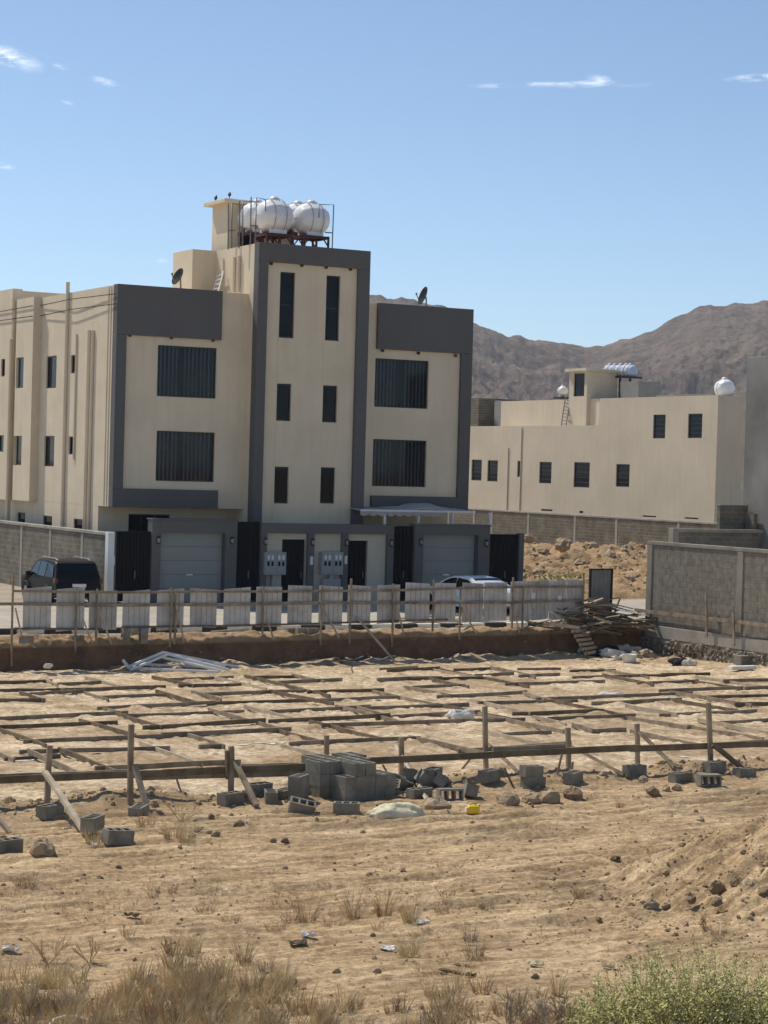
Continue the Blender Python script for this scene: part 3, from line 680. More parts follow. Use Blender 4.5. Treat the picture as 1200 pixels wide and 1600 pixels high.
# ================================================================== COMPOUND FRONT
cw = thing('compound_wall', (38.5, YG, 0), 'grey street wall of the compound with two garages, dark gates and cream entrance bays', 'wall')
def gx(px, py=870): return PY(px, py, YG).x
def gz(px, py): return PY(px, py, YG).z
def gbox(p0, p1, z0, z1, d0, d1, name, m, par=cw, bevel=.01, py=870):
    return MB().box(gx(p0, py), gx(p1, py), YG+d0, YG+d1, z0, z1).build(name, m, par, bevel=bevel)
def louvre_gate(p0, p1, zt, d=.12):
    x0, x1 = gx(p0)+.01, gx(p1)-.01; zt -= .01
    g = MB(); g.box(x0, x1, YG+d, YG+d+.04, .06, zt); o = g.build('gate', 'dark_metal', cw); WL[o.name] = WL[cw.name]
    n = max(3, int((x1-x0)/.14)); s = MB()
    for k in range(n):
        a = x0+(x1-x0)*k/n; s.box(a+.012, a+(x1-x0)/n-.012, YG+d-.025, YG+d-.002, .1, zt-.06)
    s.build('slats', 'dark_metal', o)
    xm = x0+(x1-x0)*.55; MB().box(xm-.015, xm+.015, YG+d-.09, YG+d-.03, .95, 1.25).build('handle', 'steel', o)
Z1, Z2, Z3 = gz(300, 813), gz(510, 819), gz(705, 821.5)
# corner pillar (white end of the side wall) and gate pillar
MB().box(29.0, 29.25, YG-.1, YG+.25, -.1, 2.74).build('pillar', 'white_paint', cw, bevel=.01)
MB().box(29.255, gx(181), YG-.02, YG+.25, -.1, 2.74).build('pillar', 'grey_wall', cw, bevel=.01)
louvre_gate(181, 237, gz(210, 830))
# garages
def garage(p0, p1, d0, d1, zt, ztop):
    gbox(p0, d0, -.1, ztop, 0, .5, 'pillar', 'grey_wall'); gbox(d1, p1, -.1, ztop, 0, .5, 'pillar', 'grey_wall')
    MB().box(gx(d0)+.002, gx(d1)-.002, YG+.003, YG+.5, zt, ztop-.002).build('lintel', 'grey_wall', cw)
    MB().box(gx(p0)-.03, gx(p1)+.03, YG-.05, YG+.55, ztop+.002, ztop+.06).build('coping', 'grey_wall', cw, bevel=.01)
    dr = None; z = .0; n = 0
    dr = MB().box(gx(d0)+.01, gx(d1)-.01, YG+.32, YG+.36, 0, zt).build('garage_door', 'shutter_door', cw); WL[dr.name] = WL[cw.name]
    nz_ = 5
    for k in range(nz_):
        z0 = zt*k/nz_; MB().box(gx(d0)+.02, gx(d1)-.02, YG+.295, YG+.318, z0+.012, z0+zt/nz_-.012).build('panel', 'shutter_door', dr, bevel=.006)
    xm = gx((d0+d1)/2-6); MB().box(xm, xm+.28, YG+.24, YG+.29, 1.06, 1.12).build('handle', 'white_paint', dr)
garage(237, 370, 251, 352, gz(300, 833), Z1)
louvre_gate(370, 408, Z1-.02, .2)
garage(648, 765, 661, 747, gz(705, 836), Z3)
louvre_gate(615, 648, gz(630, 822), .2)
louvre_gate(765, 811, gz(790, 834.5), .12)
gbox(811, 818.5, -.1, gz(815, 833), 0, .3, 'pillar', 'grey_wall')
# entrance bays between
ZL = gz(500, 834)
gbox(408, 615, ZL, Z2, 0, .5, 'lintel', 'grey_wall')
for p0, p1 in ((408, 417), (481, 491), (534.5, 544), (605, 615)): gbox(p0, p1, -.1, ZL-.002, .002, .45, 'pillar', 'grey_wall')
def bay(p0, p1, d0, d1, zt):
    mb = MB(); sheet_holes(mb, 'y', YG+.16, gx(p0)+.002, gx(p1)-.002, 0, ZL-.003, [(gx(d0), gx(d1), 0, zt)] if d0 else [], .18); mb.build('cream_panel', 'panel_cream', cw)
    if d0:
        o = MB().box(gx(d0)+.005, gx(d1)-.005, YG+.30, YG+.34, .02, zt-.005).build('door', 'dark_metal', cw); WL[o.name] = WL[cw.name]
        n = 5; w = (gx(d1)-gx(d0))/n
        for k in range(n): MB().box(gx(d0)+w*k+.03, gx(d0)+w*(k+1)-.03, YG+.275, YG+.299, .15, zt-.12).build('panel', 'dark_metal', o)
        MB().box(gx(d1)-.16, gx(d1)-.13, YG+.23, YG+.27, .95, 1.2).build('handle', 'steel', o)
bay(417, 481, 443, 480, gz(460, 843)); bay(491, 534.5, None, None, 0); bay(544, 605, 544.5, 577, gz(560, 845))
# electricity meter cabinets
def meter(p0, p1, y0, y1, lower, label):
    a, c = PY(p0, y0, YG-.02), PY(p1, y1, YG-.02); x0, x1, z1, z0 = a.x, c.x, a.z, c.z
    t = thing('meter_cabinet', ((x0+x1)/2, YG, 0), label, 'electricity meter', 'meter cabinets by the entrance doors')
    MB().box(x0, x1, YG-.16, YG+.13, z0, z1).build('box', 'meter_grey', t, bevel=.015)
    for k in range(2):
        xa = x0+.06+k*(x1-x0)/2; w = (x1-x0)/2-.12
        MB().box(xa, xa+w, YG-.185, YG-.162, z0+.08, z1-.05).build('cover', 'meter_grey', t, bevel=.008)
        for j in range(2): MB().box(xa+.04+j*w*.5, xa+w*.5-.04+j*w*.5, YG-.195, YG-.186, z1-.3, z1-.12).build('display', 'white_paint', t); MB().box(xa+.04+j*w*.5, xa+w*.5-.05+j*w*.5, YG-.195, YG-.186, z1-.55, z1-.37).build('display', 'dark_metal', t)
    xm = (x0+x1)/2; MB().box(xm-.09, xm+.09, YG-.1, YG+.1, 0, z0).build('conduit', 'meter_grey', t)
    if lower: MB().box(x0+.08, x1-.1, YG-.19, YG+.11, .1, z0-.16).build('lower_box', 'meter_grey', t, bevel=.012)
meter(412, 444.5, 862.5, 898, False, 'pale grey meter cabinet left of the left entrance door')
meter(501, 533.5, 862.5, 898, True, 'pale grey meter cabinet with a lower box between the two entrance doors')
# wall lamps
for (px, py, lab) in ((248, 844, 'dark wall lamp left of the left garage door'), (363, 845, 'dark wall lamp right of the left garage door'), (415.5, 846, 'dark wall lamp left of the left meter cabinet'), (489, 847, 'dark wall lamp right of the left entrance door'), (542.5, 848, 'dark wall lamp left of the right entrance door'), (612, 848.5, 'dark wall lamp on the last entrance pillar'), (658.5, 847, 'dark wall lamp left of the right garage door'), (761, 849, 'dark wall lamp right of the right garage door')):
    p = PY(px, py, YG-.1); t = thing('wall_lamp', p, lab, 'lamp', 'wall lamps along the compound front')
    MB().lathe([(.001, .16), (.05, .15), (.075, .1), (.06, .07)], (0,0,0), 12).build('cap', 'black_frame', t, local=True)
    MB().lathe([(.055, .07), (.05, -.1), (.001, -.105)], (0,0,0), 12).build('globe', 'meter_grey', t, local=True)
    MB().lathe([(.06, -.09), (.065, -.13), (.001, -.15)], (0,0,0), 12).build('base', 'black_frame', t, local=True); MB().box(-.03, .03, .02, .12, -.12, .0).build('bracket', 'black_frame', t, local=True)
for (px, py, lab) in ((486.5, 876, 'white intercom beside the left entrance door'), (540, 875, 'white intercom beside the right entrance door'), (176.5, 876, 'small white switch box by the left gate')):
    p = PY(px, py, YG-.02); o = MB().box(p.x-.06, p.x+.06, YG-.06, YG+.01, p.z-.17, p.z+.17).build('intercom', 'white_paint', bevel=.01); tag(o, lab, 'intercom', 'intercoms on the compound front')
# fabric canopy with scalloped edge over the yard
cn = thing('yard_canopy', (42, 76, 0), 'grey fabric canopy with a scalloped edge behind the right gate', 'canopy')
YC = 76.2; cx0, cx1 = xy(563, 795, YC), xy(742, 800, YC); cz = zy(650, 799, YC); n = 40
vs = []; fs = []
for j in range(9):
    for i in range(n+1):
        u = i/n; v = j/8; hump = .32*math.exp(-((u-.60)/.22)**2)*math.sin(math.pi*min(1, v*.9+.1)); vs.append((cx0+(cx1-cx0)*u, YC+1.7*v, cz+.12*v+hump*.9+.02*math.sin(u*40)))
for j in range(8):
    for i in range(n): fs.append((j*(n+1)+i, j*(n+1)+i+1, (j+1)*(n+1)+i+1, (j+1)*(n+1)+i))
o = MB().add(vs, fs, True).build('fabric', 'canopy', cn); sm = o.modifiers.new('solid', 'SOLIDIFY'); sm.thickness = .02
vs = []; fs = []; nn = 96; xe = xy(693, 805, YC)
for i in range(nn+1):
    xx = cx0+(xe-cx0)*i/nn; vs += [(xx, YC-.01, cz), (xx, YC-.01, cz-.14-.09*abs(math.sin(xx*math.pi/.42)))]
for i in range(nn): fs.append((2*i, 2*i+1, 2*i+3, 2*i+2))
o = MB().add(vs, fs).build('valance', 'canopy', cn); sm = o.modifiers.new('solid', 'SOLIDIFY'); sm.thickness = .012
MB().box(cx0, cx1, YC-.06, YC-.015, cz-.03, cz+.05).build('edge_beam', 'white_paint', cn)
for px in (602, 655, 708, 766): xx = xy(px, 812, YC); MB().box(xx-.05, xx+.05, YC+.02, YC+.12, 0, cz-.01).build('post', 'white_paint', cn)

# side boundary wall of the compound (blocks with concrete posts)
def post_wall(name, label, x, y0, y1, zt, posts, m, pm='concrete_light', th=.2, cap=.12, z0=-.2):
    t = thing(name, (x, (y0+y1)/2, 0), label, 'wall')
    MB().box(x, x+th, y0, y1, z0, zt-.002).build('block_courses', m, t)
    for y in posts: MB().box(x-.02, x+th+.02, y-.12, y+.12, z0, zt-.004).build('post', pm, t, bevel=.01)
    MB().box(x-.05, x+th+.05, y0, y1, zt, zt+cap).build('cap', pm, t, bevel=.015)
    return t
XS = 29.05
post_wall('boundary_wall', 'grey concrete block boundary wall with posts behind the parked black car', XS, YG+.26, 120, 2.6, [PX(p, 870, XS).y for p in (128, 78, 33, -8, -40)], 'courses_y')

# ================================================================== SECOND BUILDING AND WALLS BEYOND
b2 = thing('cream_villa', (88, 118, 0), 'lower cream villa with small dark windows behind the block boundary wall', 'building')
X2 = 84.9
up = [hx((1021, 648), (1039, 685), X2), hx((1075.5, 646.5), (1096.5, 684.5), X2), hx((963, 725), (983, 761), X2), hx((1070, 808), (1091, 811.5), X2), hx((1004, 805), (1025, 808.5), X2)]
lo = [hx((737, 718), (752, 751), X2), hx((762, 719), (777, 752.5), X2), hx((808.5, 720), (814, 745), X2), hx((843, 721.5), (861, 755.5), X2), hx((897, 722), (920.5, 762), X2), hx((845.5, 795), (863, 799), X2), hx((905, 798), (911, 802), X2)]
lo = [h for h in lo]
shell(X2, 100, 110.5, 124.2, -.1, 10.9, [], up).build('wall', 'plaster_far', b2)
shell(X2+.004, 100, 124.203, 152, -.1, 8.98, [], lo, .22).build('wall', 'plaster_far', b2)
X3 = 87.6
a, c = PX(938, 640, X3), PX(783, 627, X3)
rh_ = hx((900, 655.5), (914, 665), X3)
shell(X3, 99, a.y+.1, c.y, 8.97, c.z, [], [rh_]).build('wall', 'plaster_far', b2)
a = PX(918, 580, X3-.3); c = PX(890, 580, X3-.3)
st2 = shell(X3-.3, PY(965, 584, a.y).x, a.y, c.y, 8.9, a.z, [], [hx((897, 583.5), (912.5, 619), X3-.3)]).build('stair_head', 'plaster_far', b2); WL[st2.name] = WL[b2.name]
MB().box(X3-.55, PY(967, 584, a.y).x, a.y-.2, c.y+.3, a.z+.002, a.z+.22).build('roof_slab', 'plaster_far', st2, bevel=.02)
for h in up+lo: window(b2, 'x', X2 if h in up else X2+.004, h, 'dark', 0, 4 if h[3]-h[2] > 1 and h[1]-h[0] > .8 else 0, .14)
h = hx((897, 583.5), (912.5, 619), X3-.3); window(b2, 'x', X3-.3, h, 'dark', 0, 0, .14)
window(b2, 'x', X3, rh_, 'dark', 1, 1, .14)
for px, y0 in ((795, 700), (816, 668)):
    q, r_ = PX(px, y0, X2), PX(px, 808, X2); MB().tube([(X2-.03, q.y, q.z), (X2-.03, q.y, r_.z)], .05, 8).build('drain_pipe', 'plaster_far', b2)
MB().box(X3+1, 99, 112, 122.5, 10.8, 11.25).build('rear_parapet', 'concrete_raw', b2)
def small_tank(px, py, x, r, lab, m='tank_white', stand=True):
    p = PX(px, py, x); t = tank(p, r, 1.2, lab, m); t['group'] = 'rooftop tanks of the villa'
    return p, t
p, _ = small_tank(879, 611, X3+.7, .40, 'small white water tank beside the steel ladder on the villa roof')
MB().box(p.x-.5, p.x+.5, p.y-.5, p.y+.5, p.z-.62, p.z-.46).build('tank_base', 'black_frame', b2)
p, _ = small_tank(1132, 607, X2+2.2, .66, 'white ribbed water tank at the near end of the villa roof')
for sy in (-1, 1): MB().beam((p.x-.6, p.y+sy*.5, p.z-.62), (p.x+.6, p.y+sy*.5, p.z-.62), .1, .12).build('tank_base', 'black_frame', b2)
# blue-white tanks on a steel frame
for k, px in enumerate((953, 961, 970, 979, 985)):
    p = PX(px, 580, X2+5.5); o = tank(p, .52, 1.57, ('left end', 'second from left', 'middle', 'second from right', 'right end')[k]+' pale blue water tank in the row behind the villa stair head', 'tank_blue'); o['group'] = 'pale blue tanks behind the villa stair head'
f2 = thing('tank_stand', PX(978, 600, X2+5.5), 'dark steel frame under the pale blue tanks on the villa roof', 'stand')
q0, q1 = PX(950, 589, X2+5.5), PX(993, 590, X2+5.5)
MB().beam(q0, q1, 1.2, .14).build('deck', 'black_frame', f2)
for t_ in (.35, .62, .98):
    q = q0.lerp(q1, t_); MB().box(q.x-.5, q.x-.36, q.y-.07, q.y+.07, 10.8, q.z).build('leg', 'black_frame', f2)
q = PX(980, 608, X2+4.5); MB().box(q.x, q.x+2, q.y-1.4, q.y+.9, 10.8, q.z+.55).build('shed', 'sheet_dark', f2)
# steel ladder
ld = thing('ladder', PX(882, 665, X3-.6), 'thin dark steel ladder leaning on the villa roof wall', 'ladder')
a0, a1 = PX(877, 665, X3-.7), PX(883.5, 620, X3-.1); c0, c1 = PX(884.5, 665, X3-.7), PX(891, 625, X3-.1)
MB().beam(a0, a1, .06, .06).build('rail', 'steel', ld); MB().beam(c0, c1, .06, .06).build('rail', 'steel', ld)
for k in range(8): MB().beam(a0.lerp(a1, .06+.125*k), c0.lerp(c1, .06+.125*k), .05, .05).build('rung', 'steel', ld)
# boundary wall of the villa
post_wall('boundary_wall', 'brown block boundary wall with concrete posts in front of the villa', 78.0, 96, 134, 2.64, [PX(p, 830, 78.0).y for p in (1060, 963, 898, 825, 768, 740, 700)], 'courses_brown')
# dark unfinished block house behind
uh = thing('unfinished_house', (90, 170, 0), 'dark unfinished block house between the two buildings', 'building')
a, c = PX(735, 622, 92), PX(748, 622, 92); MB().box(92, 97, c.y, c.y+6, 0, c.z).build('wall', 'courses_brown', uh)
a = PX(781, 664, 92); MB().box(92.2, 96, a.y, c.y-.01, 0, PX(760, 667, 92).z).build('wall', 'courses_brown', uh)
a = PX(782, 640, 93); MB().box(93, 96, a.y, a.y+1.0, 0, PX(779, 626, 93).z).build('pillar', 'concrete_raw', uh)

# grey raw concrete building at the right edge
gb = thing('concrete_building', (62, 66, 0), 'raw grey concrete building cut off by the right picture edge', 'building')
XG = 58.0; yb = PX(1163, 700, XG).y; zt_ = PX(1168, 558, XG).z
MB().box(XG, 70, 52, yb, 0, zt_).build('wall', 'concrete_raw', gb, bevel=.02)
MB().box(XG+.1, XG+.4, yb+.003, yb+.28, 0, zt_-1.9).build('pilaster', 'concrete_light', gb)
# low walls in front of it
lw = thing('low_wall', (56, 72, 0), 'low grey concrete wall with its sunlit end coloured paler behind the right block wall', 'wall')
a = PY(1051, 826, 72.0); c = PY(1178, 829, 72.0)
MB().box(a.x, a.x+.3, 71.95, 72.3, 0, a.z+.02).build('pillar', 'concrete_light', lw, bevel=.01)  # sunlit end face of the wall, its brightness put into a paler concrete
MB().box(a.x+.302, 57.98, 72.0, 72.2, 0, a.z-.14).build('wall', 'courses_x', lw)
MB().box(a.x+.302, 57.98, 71.95, 72.25, a.z-.138, a.z).build('cap', 'concrete_light', lw)
sw = thing('step_wall', (57, 73, 0), 'short stepped dark block wall above the low concrete wall', 'wall')
a = PY(1125.5, 790, 73); MB().box(a.x, 57.9, 73, 73.2, 0, a.z).build('upper_step', 'courses_x', sw); 
MB().box(a.x-.02, 57.92, 72.96, 73.24, a.z+.002, a.z+.06).build('cap', 'concrete_light', sw)
a = PX(1160, 802, 57.7); MB().box(57.7, 57.9, PX(1178, 802, 57.7).y, 72.9, 0, a.z).build('lower_step', 'courses_y', sw)

# ================================================================== RIGHT BLOCK WALL OF THE PLOT
rw = thing('block_wall', (WALLX, 55, -.8), 'rough grey block wall on a pale tie beam at the right side of the excavation', 'wall')
YE = 61.9; ZW = 3.0
MB().box(WALLX+.005, WALLX+.2, 40, YE-.3, .12, ZW).build('mortar_bed', 'mortar', rw)
MB().box(WALLX-.04, WALLX+.24, 40, YE, ZW+.002, ZW+.13).build('cap_beam', 'concrete', rw, bevel=.015)
yp = [YE-.16, PX(1157, 900, WALLX).y, 50.2]
for y in yp: MB().box(WALLX-.035, WALLX+.235, y-.16, y+.16, -.25, ZW).build('post', 'concrete', rw, bevel=.015)
MB().box(WALLX-.06, WALLX+.26, 40, YE-.02, -.33, .115).build('tie_beam', 'concrete_light', rw, bevel=.02)
blk0 = MB().box(-.10, .10, -.203, .203, -.098, .098).build('brick_master', 'wall_block', bevel=.008)
bm_me = blk0.data; COL.objects.unlink(blk0)
cnt = 0; far_b = MB()
for r_ in range(14):
    z = .12+.105+.205*r_; y = YE-.33-(.21 if r_ % 2 else 0)
    while y > 40.4:
        if not any(abs(y-q) < .30 for q in yp):
            jx = random.uniform(-.0015, .0015)
            if y > 53.6 and cnt < 290:
                o = bpy.data.objects.new('wall_block', bm_me); COL.objects.link(o); o.parent = rw; cnt += 1
                place(o, (WALLX+.10+jx-rw.location.x, y-rw.location.y, z-rw.location.z), (random.uniform(-.006, .006), 0, random.uniform(-.0008, .0008)), (1, random.uniform(.96, 1.0), random.uniform(.97, 1)))
                if not o.modifiers:
                    b = o.modifiers.new('bevel', 'BEVEL'); b.width = .005; b.segments = 1
            else: far_b.box(WALLX+jx, WALLX+.2, y-.2, y+.2, z-.098, z+.098)
        y -= .415
tag(far_b.build('wall_blocks', 'wall_block', rw), kind='stuff')
rub = MB()
for k in range(620):
    y = random.uniform(44, YE); z = random.uniform(-1.0, -.36); r = random.uniform(.06, .115)
    vs = [Vector((math.cos(a)*r*random.uniform(.7, 1.1), math.sin(a)*r*random.uniform(.7, 1.1), s*r*.8*random.uniform(.7, 1))) for s in (-1, 1) for a in np.linspace(0, 2*math.pi, 7)[:-1]]
    vs = [Matrix.Rotation(math.pi/2+random.uniform(-.4, .4), 3, 'Y') @ v+Vector((WALLX-.05+random.uniform(-.06, .05), y, z)) for v in vs]
    rub.add(vs, [(5,4,3,2,1,0), (6,7,8,9,10,11)]+[(i, (i+1) % 6, 6+(i+1) % 6, 6+i) for i in range(6)])
rub.box(WALLX-.04, WALLX+.2, 40, YE-.04, -1.4, -.335)
tag(rub.build('rubble_footing', 'rubble_stone', rw), kind='stuff')
# timber rail strutted against the wall
tr = thing('timber_rail', (WALLX-.15, 58, .5), 'long weathered timber rail fixed along the right block wall', 'timber')
a, c = PX(992, 953, WALLX-.12), PX(1235, 982, WALLX-.12)
MB().beam(a, a.lerp(c, .52), .05, .13, jit=.01).build('board', 'wood', tr); MB().beam(a.lerp(c, .48)+Vector((-.05, 0, .01)), c, .05, .12, jit=.01).build('board', 'wood', tr)
for px, y0, y1 in ((1103, 926, 995), (1146, 955, 1010)):
    q0, q1 = PX(px, y0, WALLX-.2), PX(px+1, y1, WALLX-.2); MB().beam(q0, q1, .09, .05, up=(1, 0, 0)).build('strut', 'wood', tr)

# ================================================================== SHEET METAL FENCE
FS = .10
FC = 60.0-FS*22
fn = Vector((FS, -1, 0)).normalized(); fe = Vector((1, FS, 0)).normalized()
def FEN(px, py, off=0.0):
    d = ray(px, py); den = d.y-FS*d.x; t = (FC-off/1.0-(CP.y-FS*CP.x))/den; return CP+d*t
fence = thing('sheet_fence', (33, FC+FS*33, 0), 'makeshift site fence of grey corrugated sheets on rough timber rails along the street', 'fence')
def sheet(mb, P0, P1, zt0, zt1, zb0, zb1, off=0.0, rib=.2):
    L = (P1-P0).length; e = (P1-P0).normalized(); nrm = Vector((e.y, -e.x, 0))
    n = max(3, round(L/rib)); w = L/n; s = [0.0]; dd = [0.0]
    for k in range(n):
        o = k*w
        for f_, q in ((.05, 0), (.09, .035), (.16, .035), (.20, 0), (1.0, 0)): s.append(o+w*f_); dd.append(q)
    vs = []; fs = []
    for a, q in zip(s, dd):
        u = a/L; p = P0+e*a+nrm*(q+off)
        vs += [(p.x, p.y, zb0+(zb1-zb0)*u), (p.x, p.y, zt0+(zt1-zt0)*u)]
    for k in range(len(s)-1): fs.append((2*k, 2*k+2, 2*k+3, 2*k+1))
    mb.add(vs, fs)
panels = [(36, 80, 918, 984), (88, 132, 919, 985), (139, 182.5, 923, 984), (191.5, 234, 923, 986), (245, 287, 921, 984), (297, 338.5, 920, 980), (349.5, 391, 919, 978), (400, 440, 917, 979), (449.5, 487.5, 915, 976), (498, 535, 916, 977), (543, 579, 915, 974), (589.5, 624.5, 914, 974), (633, 671, 911, 972), (679.5, 712, 911, 972), (722, 755, 911, 972), (756, 792, 910, 970), (797, 830, 908, 970), (831, 857, 907, 968), (858, 884, 907, 967), (885, 911, 906, 966)]
for k, (x0, x1, yt, yb_) in enumerate(panels):
    ym = (yt+yb_)/2; A_, B_ = FEN(x0, ym), FEN(x1, ym); zt = FEN((x0+x1)/2, yt).z; zb_ = FEN((x0+x1)/2, yb_).z
    j = random.uniform(-.035, .035); mb = MB(); sheet(mb, Vector((A_.x, A_.y, 0)), Vector((B_.x, B_.y, 0)), zt-j, zt+j, zb_-j, zb_+j)
    o = mb.build('sheet_panel', ('sheet', 'sheet', 'sheet_worn')[(k*7) % 3], fence); sm = o.modifiers.new('s', 'SOLIDIFY'); sm.thickness = .004
def frail(pts, off, w, h, m='wood'):
    for a, c in zip(pts[:-1], pts[1:]): MB().beam(FEN(*a, off), FEN(*c, off), w, h, jit=.012).build('rail', m, fence)
frail([(-30, 943.5), (150, 944.5)], .07, .05, .09); frail([(145, 946), (340, 945), (520, 942), (700, 942)], .07, .05, .09); frail([(690, 942), (800, 941.5), (912, 937)], .07, .05, .09)
frail([(20, 923.5), (150, 925), (300, 925)], .07, .045, .07); frail([(296, 924), (470, 924), (620, 922.5)], .07, .045, .07); frail([(618, 922.5), (800, 917.5), (912, 917)], .07, .045, .07)
frail([(22, 982), (160, 983)], .07, .045, .06, 'wood_dark'); frail([(190, 980), (350, 978), (500, 974), (700, 968)], .07, .045, .06, 'wood_dark')
for (px, y0, y1) in ((21, 899, 986), (120, 918, 993), (152, 920, 990), (268, 918, 992), (275, 921, 990), (412, 916, 990), (503, 916, 988), (549, 904, 986), (615, 912, 984), (678, 906, 975), (720, 917, 980), (802, 902, 972), (818, 915, 970), (912, 895, 962)):
    q0 = FEN(px, y0, .14); q1 = FEN(px, y1, .14); q1 = Vector((q0.x, q0.y, min(q1.z, gh(q0.x, q0.y)+.05)))
    MB().beam(q1, q0, .055, .055, jit=.008).build('post', 'wood', fence)
for (a, c) in (((24, 950), (38, 985)), ((130, 968), (146, 998)), ((153, 948), (174, 1002)), ((275, 945), (288, 985)), ((413, 955), (428, 992)), ((505, 950), (530, 990)), ((620, 945), (632, 975)), ((722, 950), (745, 978)), ((803, 950), (812, 974))):
    q0 = FEN(*a, .18); q1 = FEN(*c, .30); q1.z = max(-.1, gh(q1.x, q1.y)); MB().beam(q1, q0, .06, .05, jit=.008).build('brace', 'wood_pale', fence)
# tall gate sheet at the end of the fence
gt = thing('sheet_gate', FEN(938, 975, -.6), 'tall grey corrugated gate leaf with dark edges beside the debris heap', 'gate')
A_, B_ = FEN(921, 930, -.6), FEN(954.5, 930, -.6); zt = FEN(938, 889.5, -.6).z
mb = MB(); sheet(mb, Vector((A_.x, A_.y, 0)), Vector((B_.x, B_.y, 0)), zt, zt, .05, .05); mb.build('leaf', 'sheet_dark', gt)
for q in (A_, B_): MB().box(q.x-.03, q.x+.03, q.y-.06, q.y+.03, 0, zt+.03).build('stile', 'black_frame', gt)
MB().beam((A_.x, A_.y-.02, zt), (B_.x, B_.y-.02, zt), .05, .05).build('top_rail', 'black_frame', gt)
# two notices stuck on the fence
for (px, py, w, h, lab) in ((833, 931, .16, .2, 'small round pale notice on the fence sheets'), (874, 935, .15, .2, 'small square white notice on the fence sheets')):
    q = FEN(px, py, .05); o = MB().box(q.x-w/2, q.x+w/2, q.y-.012, q.y, q.z-h/2, q.z+h/2).build('notice', 'white_paint'); tag(o, lab, 'notice')

# ================================================================== PARKED CARS
def car(name, loc, rz, spec, paint, label):
    """local: +y is the nose, x the width, z up"""
    t = thing(name, loc, label, 'car', None, rz)
    L, Wd = spec['L'], spec['W']; body = spec['body']; belt = spec['belt']
    def hw(y, z):
        e = abs(y)/(L/2); taper = 1-.10*max(0, e-.72)/.28
        k = 1.0 if z < belt else 1-spec['tumble']*(z-belt)/(spec['H']-belt)
        lowk = 1-.05*max(0, .45-z)/.3
        return Wd/2*k*taper*lowk
    # body: rows across the width following the side profile, so that edges are rounded
    mb = MB(); prof = body; n = len(prof); S = [-1, -.93, -.75, -.4, 0, .4, .75, .93, 1]
    vs = []
    for s in S:
        drop = .035*(abs(s) > .99)+.010*(.9 < abs(s) < .99)
        for (y, z) in prof:
            cz_ = spec['H']*.45; k = 1-drop; vs.append((s*hw(y, z), y*(1-drop*.4), cz_+(z-cz_)*k))
    fs = []
    m = len(S)
    for a in range(m-1):
        for i in range(n): j = (i+1) % n; fs.append((a*n+i, a*n+j, (a+1)*n+j, (a+1)*n+i))
    fs.append(tuple(range(n))[::-1]); fs.append(tuple(range((m-1)*n, m*n)))
    o = mb.add(vs, fs, False).build('body', paint, t, local=True)
    # glass
    def pane(name_, poly, side):
        g = MB(); vs = []
        for (y, z) in poly: vs.append((side*(hw(y, z)*.985+.012), y, z))
        for (y, z) in poly: vs.append((side*(hw(y, z)*.985-.03), y, z))
        k = len(poly); f = [tuple(range(k)), tuple(range(k, 2*k))[::-1]]+[(i, k+i, k+(i+1) % k, (i+1) % k) for i in range(k)]
        g.add(vs, f).build(name_, 'glass_car', t, local=True)
    for sd_ in (-1, 1):
        for poly in spec['side']: pane('side_window', poly, sd_)
    for nm, (y0, z0, y1, z1, k) in (('rear_window', spec['rear']), ('windscreen', spec['front'])):
        d = Vector((0, z1-z0, -(y1-y0))).normalized()*(1 if nm == 'windscreen' else -1)
        d = Vector((0, -abs(z1-z0), abs(y1-y0))).normalized() if nm == 'rear_window' else Vector((0, abs(z1-z0), abs(y1-y0))).normalized()
        w0, w1 = hw(y0, z0)*k, hw(y1, z1)*k; o_ = d*.018
        vs = [Vector((-w0, y0, z0))+o_, Vector((w0, y0, z0))+o_, Vector((w1, y1, z1))+o_, Vector((-w1, y1, z1))+o_]
        vs += [v-d*.04 for v in vs]
        MB().add(vs, [(0,1,2,3), (7,6,5,4), (0,4,5,1), (1,5,6,2), (2,6,7,3), (3,7,4,0)]).build(nm, 'glass_car', t, local=True)
    for sy in spec['axles']:
        for sx in (-1, 1):
            r = spec['wheel']; x0 = sx*(Wd/2-.11)
            w = MB().lathe([(r*.62, -.1), (r*.95, -.1), (r, -.06), (r, .06), (r*.95, .1), (r*.62, .1)], (x0, sy, r), 24, 'x').build('wheel', 'rubber', t, local=True)
            MB().lathe([(.001, sx*.07), (r*.2, sx*.08), (r*.58, sx*.09), (r*.64, sx*.1), (r*.64, -sx*.08)], (x0, sy, r), 20, 'x').build('rim', 'alloy', w, local=True)
            MB().lathe([(r*1.02, -.02), (r*1.16, 0), (r*1.18, .02)], (sx*(Wd/2+.0), sy, r), 24, 'x').build('wheel_arch', 'rubber', t, local=True)
    for sx in (-1, 1):
        x0, x1, z0, z1 = spec['tail']; y = -L/2*.985
        MB().box(sx*x0, sx*x1, y-.03, y+.18, z0, z1).build('tail_light', 'lamp_red', t, bevel=.02, local=True)
        mx = sx*(Wd/2+.09); my, mz = spec['mirror']; MB().box(mx-.1, mx+.1, my-.06, my+.08, mz-.09, mz+.09).build('mirror', paint, t, bevel=.03, local=True)
    MB().box(-Wd/2*.9, Wd/2*.9, -L/2-.06, -L/2+.15, .38, .62).build('rear_bumper', paint if paint == 'car_white' else 'dark_metal', t, bevel=.04, local=True)
    MB().box(-.26, .26, -L/2-.075, -L/2-.03, .70 if paint == 'car_white' else .78, .84 if paint == 'car_white' else .90).build('number_plate', 'white_paint', t, local=True)
    if spec.get('rails'):
        for sx in (-1, 1): MB().tube([(sx*.62, -1.7, spec['H']-.01), (sx*.64, -1.5, spec['H']+.05), (sx*.64, .2, spec['H']+.05), (sx*.62, .4, spec['H'])], .02, 6).build('roof_rail', 'alloy', t, local=True)
    return t
